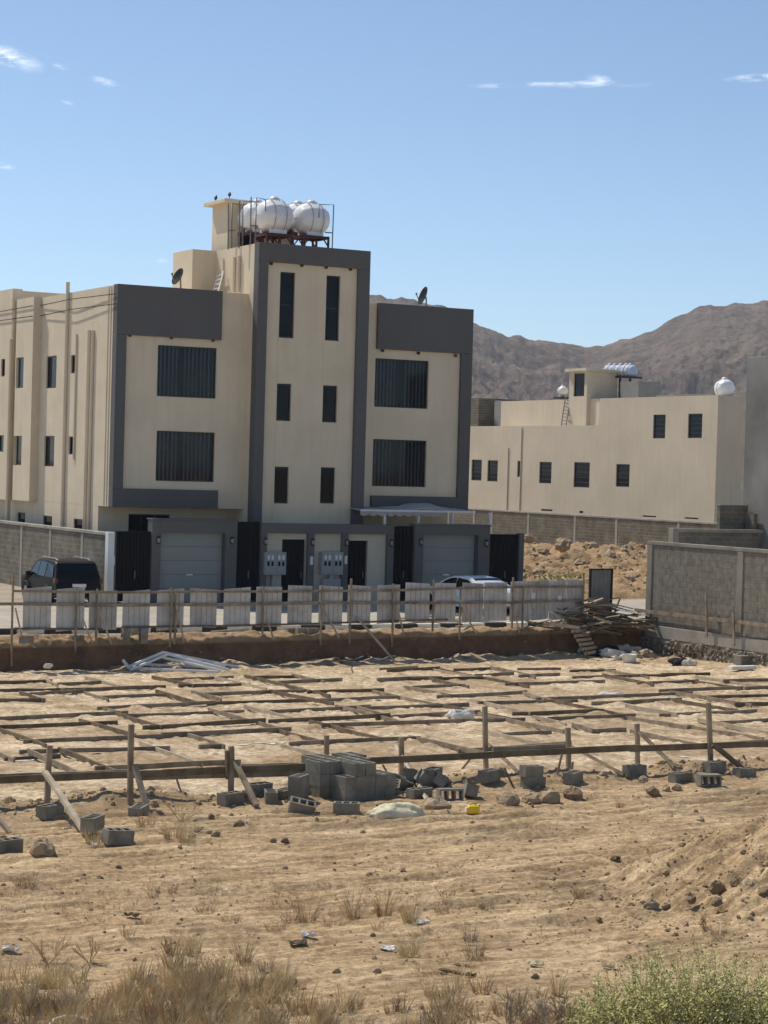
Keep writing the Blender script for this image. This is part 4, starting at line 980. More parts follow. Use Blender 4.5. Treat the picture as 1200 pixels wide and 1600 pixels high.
suv = dict(L=4.85, W=1.92, H=1.80, belt=1.06, tumble=.18, wheel=.37, axles=(-1.45, 1.45), tail=(.80, .93, .92, 1.12), mirror=(.72, 1.14), rails=True,
    body=[(-2.40, .40), (-2.42, .75), (-2.36, 1.08), (-2.28, 1.25), (-2.02, 1.70), (-1.85, 1.775), (-1.0, 1.80), (0, 1.79), (.35, 1.74), (1.05, 1.12), (1.25, 1.07), (2.1, .98), (2.36, .86), (2.42, .55), (2.3, .34), (1.8, .30), (-1.9, .30)],
    side=[[(-2.02, 1.12), (-1.86, 1.60), (-1.15, 1.68), (-1.12, 1.12)], [(-1.05, 1.12), (-1.05, 1.69), (-.22, 1.70), (-.18, 1.12)], [(-.11, 1.12), (-.14, 1.70), (.28, 1.65), (.85, 1.12)]],
    rear=(-2.31, 1.13, -2.07, 1.62, .88), front=(1.0, 1.14, .42, 1.68, .9))
suvo = car('parked_car', (27.45, 76.3, 0), math.radians(-3), suv, 'car_black', 'black sports utility car parked behind the left end of the sheet fence')
suvo.scale = (1, 1, .94)
sed = dict(L=4.6, W=1.80, H=1.44, belt=.93, tumble=.24, wheel=.33, axles=(-1.35, 1.38), tail=(.58, .86, .70, .86), mirror=(.62, .98),
    body=[(-2.26, .36), (-2.30, .62), (-2.27, .90), (-2.15, .97), (-1.75, 1.03), (-1.35, 1.24), (-.95, 1.39), (-.45, 1.44), (.05, 1.42), (.35, 1.34), (.75, 1.13), (1.12, .97), (1.8, .86), (2.2, .72), (2.29, .5), (2.2, .30), (1.7, .24), (-1.9, .26)],
    side=[[(-1.38, 1.0), (-1.12, 1.22), (-.85, 1.31), (-.28, 1.36), (-.25, .98)], [(-.17, .98), (-.2, 1.36), (.1, 1.34), (.42, 1.22), (.85, .98)]],
    rear=(-1.70, 1.04, -1.02, 1.36, .84), front=(1.05, 1.0, .2, 1.385, .86))
p = PZ(752, 961); car('parked_car', (p.x+.25, p.y+1.5, 0), math.radians(10), sed, 'car_white', 'white saloon car parked behind the fence in front of the right garage')

# ================================================================== SPOIL HEAP BEYOND THE STREET
sx_ = np.arange(48.5, 78, .13); sy_ = np.arange(73.5, 97, .13); SX, SY = np.meshgrid(sx_, sy_)
cr = .5*(SX-48.5)/10
base = np.clip((SX-48.7)/1.6, 0, 1)*np.clip((77.2-SX)/5, 0, 1)*np.clip((SY-76.3-.25*np.clip(SX-56, 0, 9))/9.5, 0, 1)**.75*np.clip((97-SY)/4, 0, 1)
hz = 1.5*base*(1+.25*fbm(SX*.3, SY*.3, 3, 201))+(.35*fbm(SX*.9, SY*.9, 5, 210, .6)+.25*np.abs(fbm(SX*1.7, SY*1.7, 3, 220)))*np.clip(base*3, 0, 1)
hz = np.where(base <= 0, -.04, hz)
nx, ny = len(sx_), len(sy_); ii = (np.arange(ny-1)[:, None]*nx+np.arange(nx-1)[None, :]).ravel()
mat('spoil', (.27, .18, .10), .97, .3, 1.0, 1, 9, col2=(.40, .28, .165), bdist=.08, spec=.05)
tag(np_mesh('spoil_heap', np.stack([SX.ravel(), SY.ravel(), hz.ravel()], 1), np.stack([ii, ii+1, ii+1+nx, ii+nx], 1), 'spoil'), kind='structure')
def rock_mesh(mb, c, r, seed, flat=.75, n1=7, n2=5):
    rnd = random.Random(seed); vs = []; fs = []; c = Vector(c)
    q = [rnd.uniform(.75, 1.15) for _ in range(n1*n2)]; sx, sy = rnd.uniform(.8, 1.25), rnd.uniform(.75, 1.1); ro = rnd.uniform(0, 6)
    for j in range(n2):
        ph = -math.pi/2+math.pi*(j+.5)/n2
        for i in range(n1):
            th = 2*math.pi*(i+.3*(j % 2))/n1+ro; k = q[j*n1+i]*r
            vs.append(c+Vector((math.cos(ph)*math.cos(th)*k*sx, math.cos(ph)*math.sin(th)*k*sy, math.sin(ph)*k*flat)))
    for j in range(n2-1):
        for i in range(n1): fs.append((j*n1+i, j*n1+(i+1) % n1, (j+1)*n1+(i+1) % n1, (j+1)*n1+i))
    fs.append(tuple(range(n1))[::-1]); fs.append(tuple((n2-1)*n1+i for i in range(n1)))
    mb.add(vs, fs)
def hheap(x, y): return float(np.interp(x, sx_, hz[np.argmin(abs(sy_-y))]))
for k, (px, py, r) in enumerate(((826, 842, .38), (880, 852, .5), (850, 862, .3), (842, 897, .42), (905, 880, .33), (925, 855, .42), (952, 868, .4), (975, 862, .3), (870, 905, .3), (835, 870, .3), (893, 918, .28), (860, 880, .22), (940, 900, .3), (830, 915, .3), (985, 905, .3))):
    best = None
    for d in np.arange(78, 108, .25):
        v = CP+ray(px, py)*d
        if v.z < hheap(v.x, v.y) or v.z < 0: best = v; break
    if best is None: best = PZ(px, py, 2.0)
    mb = MB(); rock_mesh(mb, best, r, 300+k, .7); o = mb.build('boulder', 'rock'); tag(o, 'pale boulder lying on the spoil heap behind the fence', 'boulder', 'boulders on the spoil heap')
ch = MB()
for k in range(900):
    x, y = random.uniform(49.5, 74), random.uniform(77, 95); rock_mesh(ch, (x, y, hheap(x, y)), random.uniform(.05, .17), k, .8, 5, 3)
tag(ch.build('spoil_clods', 'clod'), 'loose clods and stones strewn over the spoil heap', 'rubble', None, 'stuff')
# low green weeds in front of the heap
wd = MB()
for k in range(700):
    px = random.choice((random.uniform(838, 905), random.uniform(868, 880))); q = PZ(px, 938); q.y += random.uniform(-1, 1.5); q.z = random.uniform(.0, 1.15)
    a = random.uniform(0, 6.28); r = random.uniform(.04, .1); wd.add([q, q+Vector((math.cos(a)*r, math.sin(a)*r, r)), q+Vector((-math.sin(a)*r*.6, math.cos(a)*r*.6, r*1.3))], [(0,1,2)])
tag(wd.build('weeds', 'leaf_green'), 'low green weeds growing at the foot of the spoil heap', 'weeds', None, 'stuff')

# ================================================================== FORMWORK BOARDS IN THE EXCAVATION
BU = [(0.0,1063.2,72.5,1060.5),(87.5,1065.0,155.0,1062.5),(0.0,1076.2,95.0,1073.0),(45.0,1079.2,127.5,1077.0),(0.0,1090.8,63.8,1088.8),(112.5,1075.5,247.5,1068.0),(163.8,1085.5,258.8,1082.5),(170.0,1102.0,318.8,1095.5),(0.0,1118.0,182.5,1109.5),(0.0,1132.0,167.5,1121.2),(210.0,1115.8,362.5,1106.2),(56.2,1153.8,236.2,1143.8),(237.5,1133.0,401.2,1125.0),(270.0,1145.0,437.5,1136.2),(53.8,1173.0,242.5,1161.8),(15.0,1181.2,86.2,1176.2),(170.0,1197.0,355.0,1187.0),(80.0,1206.2,160.0,1203.8),(267.5,1058.8,353.8,1055.0),(288.8,1068.8,381.2,1065.5),(397.5,1054.2,463.8,1053.2),(440.0,1062.5,530.0,1060.0),(330.0,1082.0,463.8,1076.2),(337.5,1094.5,483.8,1091.2),(427.5,1108.0,565.0,1101.0),(435.0,1122.0,595.0,1117.5),(492.5,1078.0,587.5,1075.0),(500.0,1090.0,615.0,1087.0),(315.0,1162.5,345.0,1161.2),(530.0,1130.5,795.0,1120.5),(585.0,1102.0,720.0,1097.0),(460.0,1156.2,560.0,1152.5),(560.0,1151.8,652.5,1148.8),(385.0,1192.5,460.0,1190.0),(648.8,1069.5,722.5,1067.5),(648.8,1058.0,750.0,1056.2),(611.2,1045.0,681.2,1042.5),(600.0,1042.0,646.2,1038.0),(600.0,1058.8,680.0,1055.5),(710.0,1042.5,780.0,1042.0),(740.0,1052.0,805.0,1051.2),(688.8,1082.0,817.5,1080.0),(798.8,1066.2,936.2,1062.0),(810.0,1042.0,875.0,1042.0),(812.5,1052.5,872.5,1051.2),(762.5,1095.0,887.5,1092.0),(805.0,1111.2,940.0,1108.0),(865.0,1120.5,983.8,1117.5),(602.5,1117.0,735.0,1110.5),(782.5,1141.2,865.0,1141.2),(727.5,1166.2,881.2,1158.8),(855.0,1087.5,1066.2,1080.0),(900.0,1045.5,952.5,1043.0),(900.0,1053.8,1003.8,1053.0),(990.0,1053.0,1030.0,1051.2),(1038.8,1051.2,1103.8,1050.0),(1007.5,1062.5,1080.0,1061.2),(1140.0,1061.2,1225.0,1059.0),(1040.0,1075.0,1151.2,1073.0),(1171.2,1072.5,1225.0,1069.5),(935.0,1095.5,1055.0,1090.5),(1100.0,1085.5,1225.0,1082.5),(1155.0,1097.5,1225.0,1096.0),(1043.8,1113.8,1170.0,1107.5),(1120.0,1124.5,1225.0,1120.5),(927.5,1138.8,975.0,1137.0),(1046.2,1162.5,1180.0,1153.0),(1062.5,1131.2,1088.8,1132.5)]
BV = [(72.5,1060.5,86.2,1067.0),(138.8,1057.5,186.2,1070.0),(95.0,1073.0,112.5,1077.5),(122.5,1075.5,162.5,1088.0),(35.0,1080.0,63.8,1090.0),(250.0,1077.5,300.0,1094.5),(167.5,1103.0,183.8,1110.0),(192.5,1112.0,240.0,1131.2),(137.5,1122.5,197.5,1145.0),(0.0,1133.8,56.2,1158.8),(0.0,1173.8,15.0,1182.5),(53.8,1177.5,122.5,1203.8),(101.2,1171.2,170.0,1200.0),(235.0,1158.8,297.5,1188.0),(247.5,1056.2,292.5,1067.5),(341.2,1056.2,402.5,1072.5),(395.0,1055.0,458.8,1071.2),(462.5,1053.8,500.0,1061.2),(305.0,1077.5,340.0,1088.8),(436.2,1078.8,505.0,1097.0),(462.5,1073.0,507.5,1085.0),(390.0,1101.2,455.0,1118.8),(346.2,1107.5,417.5,1133.0),(300.0,1146.2,345.0,1161.8),(440.0,1137.5,503.8,1156.2),(446.2,1158.8,510.0,1183.0),(500.0,1125.0,577.5,1150.0),(537.5,1102.5,612.5,1122.5),(567.5,1102.5,600.0,1115.0),(683.8,1043.0,735.0,1053.8),(707.5,1043.8,800.0,1067.5),(780.0,1042.5,822.5,1053.8),(682.5,1057.5,720.0,1068.8),(647.5,1071.2,687.5,1082.5),(600.0,1078.8,663.8,1095.5),(692.5,1098.8,785.0,1118.0),(755.0,1092.5,807.5,1111.2),(772.5,1112.5,852.5,1139.5),(837.5,1116.2,880.0,1126.2),(652.5,1147.5,747.5,1175.0),(777.5,1143.8,845.0,1161.2),(820.0,1081.2,856.2,1090.0),(876.2,1092.5,961.2,1115.0),(950.0,1043.8,1000.0,1053.8),(955.0,1053.8,1007.5,1064.5),(1085.0,1060.0,1135.0,1071.2),(1105.0,1056.2,1185.0,1071.2),(1065.0,1080.0,1155.0,1097.5),(1055.0,1091.2,1140.0,1106.2),(985.0,1100.0,1050.0,1113.8),(985.0,1117.5,1060.0,1132.5),(1090.0,1132.5,1180.0,1148.8),(1112.5,1125.0,1200.0,1146.2),(1000.0,1140.0,1072.5,1158.8),(900.0,1131.2,927.5,1138.8)]
fw = thing('timber_formwork', (26, 46, gh(26, 46)), 'grid of weathered boards set on edge over the sandy floor of the excavation', 'formwork')
def board(x0, y0, x1, y1, ax):
    a, c = G(x0, y0, .10), G(x1, y1, .10)
    if ax == 0: m = (a.y+c.y)/2; a.y += (m-a.y)*.55; c.y += (m-c.y)*.55
    else: m = (a.x+c.x)/2; a.x += (m-a.x)*.55; c.x += (m-c.x)*.55
    e_ = (c-a)*.09; a = a-e_; c = c+e_
    h = random.uniform(.08, .105)
    a.z = gh(a.x, a.y)+h/2-.005; c.z = gh(c.x, c.y)+h/2-.005
    lift = sorted(gh(a.x+(c.x-a.x)*t_, a.y+(c.y-a.y)*t_)+h/2-.02-(a.z+(c.z-a.z)*t_) for t_ in np.linspace(.05, .95, 11))[8]
    if lift > 0: a.z += lift; c.z += lift
    MB().beam(a, c, .042, h, jit=.012).build('board', random.choice(('wood', 'wood', 'wood_dark', 'wood_pale') if ax else ('wood', 'wood', 'wood_dark')), fw)
for q in BU: board(*q, 0)
for q in BV: board(*q, 1)

# white setting-out lines on the floor
for pts_, lab in (([(228, 1226), (255, 1234), (285, 1241), (330, 1243), (400, 1241), (440, 1238)], 'white setting-out line on the floor near the third post'), ([(1062, 1183), (1110, 1184), (1150, 1190), (1205, 1188)], 'white setting-out line on the floor at the right'), ([(370, 1164), (420, 1162), (445, 1159)], 'white setting-out line inside the formwork at centre'), ([(0, 1190), (40, 1189), (55, 1186)], 'white setting-out line on the floor at the left edge')):
    L_ = [G(*p) for p in pts_]; P2 = []
    for a, c in zip(L_[:-1], L_[1:]): P2 += [a.lerp(c, t_) for t_ in np.linspace(0, 1, 9)[:-1]]
    P2.append(L_[-1]); vs = []
    for k, p in enumerate(P2):
        w_ = .05*random.uniform(.5, 1.3)
        for sg in (-1, 1): vs.append((p.x, p.y+sg*w_, gh(p.x, p.y+sg*w_)+.012))
    tag(MB().add(vs, [(2*k, 2*k+2, 2*k+3, 2*k+1) for k in range(len(P2)-1)]).build('chalk_line', 'kerb_white'), lab, 'chalk line', 'setting-out lines')
# ------------------------------------------------------------------ batter boards along the near edge
bb = thing('batter_board', (18, 31.5, 0), 'row of braced timber posts with a long rail at the near excavation edge', 'timber frame')
YP = 31.45
posts = [(78, 1165, 73, 1258), (205, 1132, 203, 1256), (361, 1166, 362, 1246), (510, 1149, 511, 1200), (626.5, 1153, 627, 1212), (757, 1104, 760.5, 1206), (887, 1137, 889, 1208), (995, 1131, 997, 1201), (1106, 1098, 1111.5, 1198)]
pb = []
for (x0, y0, x1, y1) in posts:
    q1 = G(x1, y1); q0 = PY(x0, y0, q1.y)
    q0.x = q1.x+(q0.x-q1.x)*.9
    pb.append((q0, q1)); MB().beam(q1-Vector((0, 0, .12)), q0, .085, .06, jit=.008).build('post', 'wood', bb)
YR = max(w[1].y for w in pb if w[1].y < 32.2)-.03
for k in (2,): q0, q1 = pb[k]; MB().beam(q1+Vector((-.07, .02, .3)), q0+Vector((-.07, .02, -.07)), .05, .07).build('post', 'wood_dark', bb)
for k, (a, c) in enumerate((((70, 1206), (133, 1302)), ((210, 1195), (229, 1264)), ((367, 1190), (401, 1258)), ((620, 1166), (668, 1250)), ((765, 1164), (820, 1217)), ((892, 1166), (982, 1213)), ((1000, 1145), (1064, 1208)), ((1113, 1163), (1163, 1202)))):
    q1 = G(c[0], c[1]+5); q1.z += .05; pk = min(pb, key=lambda w: abs(w[1].x-PY(*a, YP).x)); q0 = PY(*a, pk[1].y-.09)
    MB().beam(q1, q0, .085, .055, up=(0, -1, .5), jit=.008).build('brace', 'wood_pale' if k in (0, 3) else 'wood_dark' if k > 3 else 'wood', bb)
q1 = G(15, 1312); q0 = PY(-12, 1268, q1.y+.3); MB().beam(q1+Vector((0, 0, .1)), q0, .07, .045).build('brace', 'wood_pale', bb)
for (a, c, off, m) in (((-20, 1219.5), (262, 1208), .10, 'wood_dark'), ((255, 1207.5), (520, 1196), .10, 'wood_dark'), ((490, 1192), (790, 1178.5), .10, 'wood_dark'), ((770, 1178.5), (1000, 1168), .10, 'wood_dark'), ((985, 1170), (1225, 1161.5), .10, 'wood_dark'),
                        ((-20, 1216), (200, 1207.5), .17, 'wood'), ((215, 1214), (472, 1207), .17, 'wood'), ((770, 1171.5), (882, 1167), .17, 'wood'), ((455, 1213), (520, 1210), .17, 'wood')):
    q0, q1 = PY(*a, YR+off), PY(*c, YR+off); MB().beam(q0, q1, .045, .115, jit=.008).build('rail', m, bb)
# small pegs
for k, (a, c) in enumerate((((276, 1217), (285, 1240)), ((468, 1204), (474, 1228)), ((598, 1195), (611, 1214)), ((735, 1185), (718, 1203)), ((788, 1200), (802, 1225)), ((878, 1178), (869, 1212)), ((895, 1190), (893, 1206)), ((1161, 1180), (1169, 1190)))):
    q1 = G(*c); q0 = PY(*a, q1.y+.02); o = MB().beam(q1-Vector((0, 0, .05)), q0, .03, .03).build('peg', 'wood_dark'); tag(o, 'thin dark wooden peg stuck in the ground along the near rail', 'peg', 'pegs along the near rail')

# ================================================================== CONCRETE BLOCKS
def block_mesh():
    L, Wd, Hh = .41, .205, .205; mb = MB()
    nx_ = 3; t = .03; cw_ = (L-t*(nx_+1))/nx_
    xs_ = [-L/2]; 
    for k in range(nx_): xs_ += [-L/2+t+k*(cw_+t), -L/2+(k+1)*(cw_+t)]
    xs_ += [L/2]; ys_ = [-Wd/2, -Wd/2+.032, Wd/2-.032, Wd/2]
    for z, fl in ((Hh, False), (0, True)):
        for i in range(len(xs_)-1):
            for j in range(3):
                if j == 1 and i % 2 == 1: continue
                q = [(xs_[i], ys_[j], z), (xs_[i+1], ys_[j], z), (xs_[i+1], ys_[j+1], z), (xs_[i], ys_[j+1], z)]; mb.add(q[::-1] if fl else q, [(0,1,2,3)])
    a, b = L/2, Wd/2
    mb.add([(-a,-b,0),(a,-b,0),(a,b,0),(-a,b,0),(-a,-b,Hh),(a,-b,Hh),(a,b,Hh),(-a,b,Hh)], [(0,1,5,4),(1,2,6,5),(2,3,7,6),(3,0,4,7)])
    for k in range(nx_):
        x0, x1 = xs_[1+2*k], xs_[2+2*k]; y0, y1 = ys_[1], ys_[2]
        mb.add([(x0,y0,0),(x1,y0,0),(x1,y1,0),(x0,y1,0),(x0,y0,Hh),(x1,y0,Hh),(x1,y1,Hh),(x0,y1,Hh)], [(4,5,1,0),(5,6,2,1),(6,7,3,2),(7,4,0,3)])
    me = bpy.data.meshes.new('concrete_block'); me.from_pydata(mb.v, [], mb.f); me.materials.append(MATS['block']); me.update(); return me
BLK = block_mesh()
def blk(loc, rot, label, group, sc=1.0):
    o = bpy.data.objects.new('concrete_block', BLK); COL.objects.link(o); place(o, loc, rot, (sc, sc, sc)); tag(o, label, 'concrete block', group); return o
# the neat stack: rows of blocks, long side running back
SL = 'grey hollow concrete block in the neat stack beside the pale sack'
c0 = G(522, 1256); th = math.radians(9)
ex = Vector((math.cos(th), math.sin(th), 0)); ey = Vector((-math.sin(th), math.cos(th), 0))
HG = [[0, 3, 2], [2, 3, 3], [3, 3, 3], [3, 3, 2], [2, 3, 3], [2, 2, 3]]
zg = gh(c0.x+.4, c0.y+.5)-.02
for i, col_ in enumerate(HG):
    for j, hgt in enumerate(col_):
        for k in range(hgt):
            c = c0+ex*(.105+.212*i+random.uniform(-.005, .005))+ey*(.21+.418*j+random.uniform(-.012, .012))
            blk((c.x, c.y, zg+.208*k), (0, 0, th+math.pi/2+random.uniform(-.02, .02)), ('bottom', 'middle', 'top')[k]+' concrete block of the '+('leftmost', 'second', 'third', 'fourth', 'fifth', 'rightmost')[i]+' column, '+('front', 'middle', 'back')[j]+' row of the stack', 'stacked concrete blocks')
def gblk(px, py, yaw, label, tilt=(0, 0), dz=-.02, group='scattered concrete blocks', sc=1.0):
    q = G(px, py); return blk((q.x, q.y, q.z+dz), (tilt[0], tilt[1], yaw), label, group, sc)
PI = math.pi; YB = -YAW
Q = [(405, 1243, .3, 'concrete block standing left of the tipped blocks beside the stack', (0, 0), .0), (423, 1252, 1.2, 'concrete block lying with its hollow side up left of the stack', (0, 0), -.03), (444, 1245, .6, 'concrete block half buried just left of the stack', (0, 0), -.08),
     (466, 1250, .75, 'concrete block forming the base of the little pair left of the stack', (0, 0), .0), (469, 1272, YB+.1, 'concrete block tipped on its edge in front of the little pair', (.35, .22), .02), (541, 1274, YB-.05, 'single concrete block with three open cells lying in front of the stack', (0, 0), .0),
     (622, 1232, .5, 'concrete block leaning against the right end of the stack', (.5, .3), .0), (612, 1240, 1.0, 'concrete block lying low against the right end of the stack', (.2, -.2), .0), (640, 1222, .9, 'dark concrete block just right of the stack, behind the leaning one', (0, .2), .02), (662, 1232, -.1, 'concrete block tipped diagonally under the pale brace', (.2, .65), .04),
     (676, 1224, .7, 'concrete block standing upright right of the pale brace', (0, 0), .06), (684, 1231, 1.0, 'small tilted concrete block in front of the upright one', (.5, .3), .02), (700, 1249, YB+.25, 'concrete block on its side with its open cells facing the street', (PI/2*.97, 0), .09), (733, 1246, 1.15, 'concrete block tilted with its open top showing right of the stack', (.25, .15), .02), (655, 1245, .2, 'concrete block lying under the tipped ones beside the pale sack', (0, 0), -.06),
     (764, 1221, .45, 'concrete block under the tall fifth post', (0, 0), .0), (832, 1231, .15, 'lower concrete block of the two stacked ones under a brace', (0, .08), .0), (895, 1224, .55, 'concrete block under the sixth post', (0, 0), .0), (991, 1211, .1, 'concrete block lying under the seventh post', (0, 0), -.02), (1063, 1223, .1, 'concrete block at the foot of the long brace of the seventh post', (0, 0), -.02),
     (1103, 1225, -.2, 'concrete block with its open side facing the camera near the right end', (PI/2, 0), .09), (1116, 1207, .1, 'concrete block under the tall rightmost post', (0, 0), .0), (1163, 1213, .1, 'rightmost concrete block at the foot of the last brace', (0, 0), -.05),
     (78, 1278, .5, 'concrete block under the leftmost post', (0, 0), .0), (216, 1278, .9, 'concrete block under the tall second post', (0, 0), -.02), (144, 1308, .8, 'concrete block standing on end at the foot of the leftmost brace', (0, 0), .1), (183, 1318, .1, 'single clean concrete block on the dirt below the second post', (.05, .08), .0), (10, 1334, .25, 'concrete block at the left picture edge under a pale brace', (0, 0), .0), (360, 1256, .3, 'concrete block under the third post', (0, 0), -.02),
     (18, 1008, .3, 'dark concrete block at the far left on the bank edge', (0, 0), -.02), (41, 1007, .4, 'concrete block beside the first fence post on the bank edge', (0, 0), .04), (120, 1001, .1, 'concrete block under the second fence post', (0, 0), -.04), (282, 1000, .0, 'concrete block under the double fence post', (0, 0), -.06)]
for (px, py, yaw, lab, tilt, dz) in Q: gblk(px, py, yaw, lab, tilt, dz)
q = G(466, 1250); blk((q.x, q.y, q.z+.205), (0, 0, .7), 'upper concrete block of the little pair left of the stack', 'scattered concrete blocks')
q = G(832, 1231); blk((q.x-.04, q.y, q.z+.20), (0, .05, .05), 'upper broken concrete block of the two stacked ones under a brace', 'scattered concrete blocks', .93)
q = G(144, 1308); 
for k, (px, lab) in enumerate(((190, 'left'), (203, 'middle'), (218, 'right'))):
    q = G(px, 1003); blk((q.x, q.y, q.z+.19), (0, PI/2, -.1), lab+' pale block of the upright group on the bank edge by the fence', 'upright blocks on the bank edge', 1.15)
    blk((q.x+.1, q.y+.25, q.z+.19), (0, PI/2, -.1), lab+' pale block in the back row of the upright group by the fence', 'upright blocks on the bank edge', 1.15)
for k, (px, lab) in enumerate(((456, 'left'), (472, 'middle'), (488, 'right'))):
    q = G(px, 990); blk((q.x, q.y, q.z-.02), (0, 0, .05), lab+' of three dusty blocks lying on the bank edge below the fence', 'dusty blocks on the bank edge')

# ================================================================== LOOSE THINGS ON THE SITE
def blob(name, c, r, sq, seed, m, label, cat, group=None, wr=.12, nu=28, nv=14, rz=0.0, e=.8):
    vs = []; fs = []; Rz = Matrix.Rotation(rz, 3, 'Z')
    for j in range(nv+1):
        ph = -math.pi/2+math.pi*j/nv
        for i in range(nu):
            t = 2*math.pi*i/nu; d = Vector((math.cos(ph)*math.cos(t), math.cos(ph)*math.sin(t), math.copysign(abs(math.sin(ph))**e, math.sin(ph))))
            k = 1+wr*(float(fbm(np.array([d.x*2.2+seed]), np.array([d.y*2.2+d.z*1.7]), 4, seed)[0])*2)
            vs.append(Vector(c)+Rz @ Vector((d.x*sq[0]*r*k, d.y*sq[1]*r*k, d.z*sq[2]*r*k)))
    for j in range(nv):
        for i in range(nu): fs.append((j*nu+i, j*nu+(i+1) % nu, (j+1)*nu+(i+1) % nu, (j+1)*nu+i))
    o = MB().add(vs, fs, True).build(name, m); tag(o, label, cat, group); return o
q = G(618, 1276); blob('sack', (q.x, q.y, q.z+.02), .46, (1.02, .5, .42), 5, 'sack_cream', 'pale yellowish sack lying flat in front of the block stack', 'sack', None, .13, 48, 24, YB+.14, 1.1)
q = G(739, 1271)
yc = thing('jerrycan', q, 'small yellow plastic can lying on the dirt', 'can', None, YB+.2)
MB().box(-.10, .10, -.07, .07, .0, .13).build('body', 'yellow_plastic', yc, bevel=.035, local=True); MB().tube([(-.06, 0, .12), (-.05, 0, .165), (.03, 0, .165), (.05, 0, .12)], .014, 6).build('handle', 'yellow_plastic', yc, local=True)
MB().lathe([(.03, 0), (.03, .04), (.001, .045)], (.09, 0, .10), 10).build('cap', 'yellow_plastic', yc, local=True); MB().box(-.12, -.101, -.04, .04, .03, .1).build('label_patch', 'white_paint', yc, local=True)
for k, (px, py, r, lab, m) in enumerate(((68, 1334, .21, 'dark angular rock left of the grass by the leftmost brace', 'rock'), (793, 1256, .2, 'smooth pale boulder right of the yellow can', 'rock'), (683, 1266, .22, 'brown rock beside the pale sack', 'rock'), (322, 1305, .09, 'small round stone in front of the third post', 'rock'), (337, 1306, .085, 'small round stone just right of its twin', 'rock'), (312, 1300, .08, 'flat dark stone left of the two round stones', 'rock_dark'), (300, 1308, .06, 'tiny stone left of the two round stones', 'rock'), (383, 1247, .12, 'dark rock beside the third post block', 'rock_dark'), (330, 1278, .07, 'dark stone up the slope from the round stones', 'rock_dark'), (373, 1291, .09, 'dark stone below the third brace', 'rock_dark'),
                                         (858, 1252, .22, 'large clod of earth below the sixth post', 'clod'), (895, 1246, .16, 'dark clod of earth right of the large one', 'rock_dark'), (830, 1252, .15, 'clod of earth between boulder and large clod', 'clod'), (1020, 1240, .13, 'dark clod below the seventh post', 'rock_dark'), (1040, 1236, .11, 'middle clod of the row below the seventh post', 'clod'), (1057, 1234, .1, 'right clod of the row below the seventh post', 'clod'), (1005, 1222, .12, 'clod against the seventh post block', 'clod'),
                                         (1152, 1383, .11, 'dark stone on the earth heap at right', 'rock_dark'), (1168, 1385, .1, 'pale stone on the earth heap at right', 'rock'), (1120, 1390, .12, 'dark clump at the foot of the earth heap', 'rock_dark'), (1195, 1397, .1, 'dark stone at the right picture edge on the heap', 'rock_dark'), (1120, 1412, .08, 'dark stone below the heap foot', 'rock_dark'), (1080, 1408, .07, 'small dark stone left of the heap foot', 'rock_dark'), (1018, 1418, .09, 'brown stone on the sand left of the heap', 'rock'), (1040, 1418, .06, 'small brown stone beside it on the sand', 'rock'), (960, 1344, .06, 'dark lump on the wheel tracks', 'rock_dark'), (1095, 1283, .07, 'pale stone on the track at right', 'rock'), (156, 1374, .05, 'small dark stone on the track at left', 'rock_dark'), (185, 1356, .04, 'tiny dark stone on the track at left', 'rock_dark'), (445, 1316, .07, 'dark pebble below the single block', 'rock_dark'), (427, 1316, .06, 'small dark pebble left of it', 'rock_dark'), (1165, 1598, .35, 'flat grey rock in the lower right corner', 'rock'))):
    q = G(px, py); mb = MB(); rock_mesh(mb, (q.x, q.y, q.z+r*.25), r, 40+k, .75, 9, 6); tag(mb.build('stone', m), lab, 'stone')
# litter: flat dark and white scraps
for k, (px, py, w, h, m, lab) in enumerate(((206, 1486-52, .26, .1, 'wood_dark', 'dark flat scrap on the sand at left'), (465, 1477, .28, .16, 'wood_dark', 'dark flat scrap on the sand'), (482, 1465, .24, .1, 'white_paint', 'pale flat scrap behind the dark one'), (607, 1486, .26, .18, 'white_paint', 'white flat piece left of the middle tuft'), (661, 1445, .22, .1, 'white_paint', 'crumpled white scrap right of the tall tuft'), (715, 1525, .6, .08, 'wood_dark', 'long thin dark stick on the sand'), (838, 1511, .22, .12, 'sack_cream', 'pale scrap on the sand at right'), (950, 1514, .2, .07, 'sack_cream', 'narrow pale scrap further right'), (17, 1487, .26, .09, 'white_paint', 'white flat bar at the left edge'), (690, 1285, .2, .12, 'white_paint', 'white paper bits below the rocks'), (108, 1566, .16, .1, 'white_paint', 'white scrap in the dry grass'), (95, 1562-320, .2, .1, 'wood_pale', 'pale chip beside the brace'), (148, 1323, .12, .08, 'white_paint', 'white bit by the grass'), (112, 1300, .3, .14, 'twig_grey', 'grey cloth bundle by the leftmost brace'), (965, 1345, .1, .1, 'black_cloth', 'black rag on the track'))):
    q = G(px, py); n = 5; vs = []; fs = []; a = random.uniform(-.4, .4)+YB
    for j in range(n+1):
        for i in range(n+1):
            u, v = (i/n-.5)*w*.7, (j/n-.5)*h*.6; vs.append((q.x+u*math.cos(a)-v*math.sin(a), q.y+u*math.sin(a)+v*math.cos(a), q.z+.02+random.uniform(0, .05)))
    for j in range(n):
        for i in range(n): fs.append((j*(n+1)+i, j*(n+1)+i+1, (j+1)*(n+1)+i+1, (j+1)*(n+1)+i))
    o = MB().add(vs, fs).build('litter', m); s_ = o.modifiers.new('s', 'SOLIDIFY'); s_.thickness = .012; tag(o, lab, 'litter')
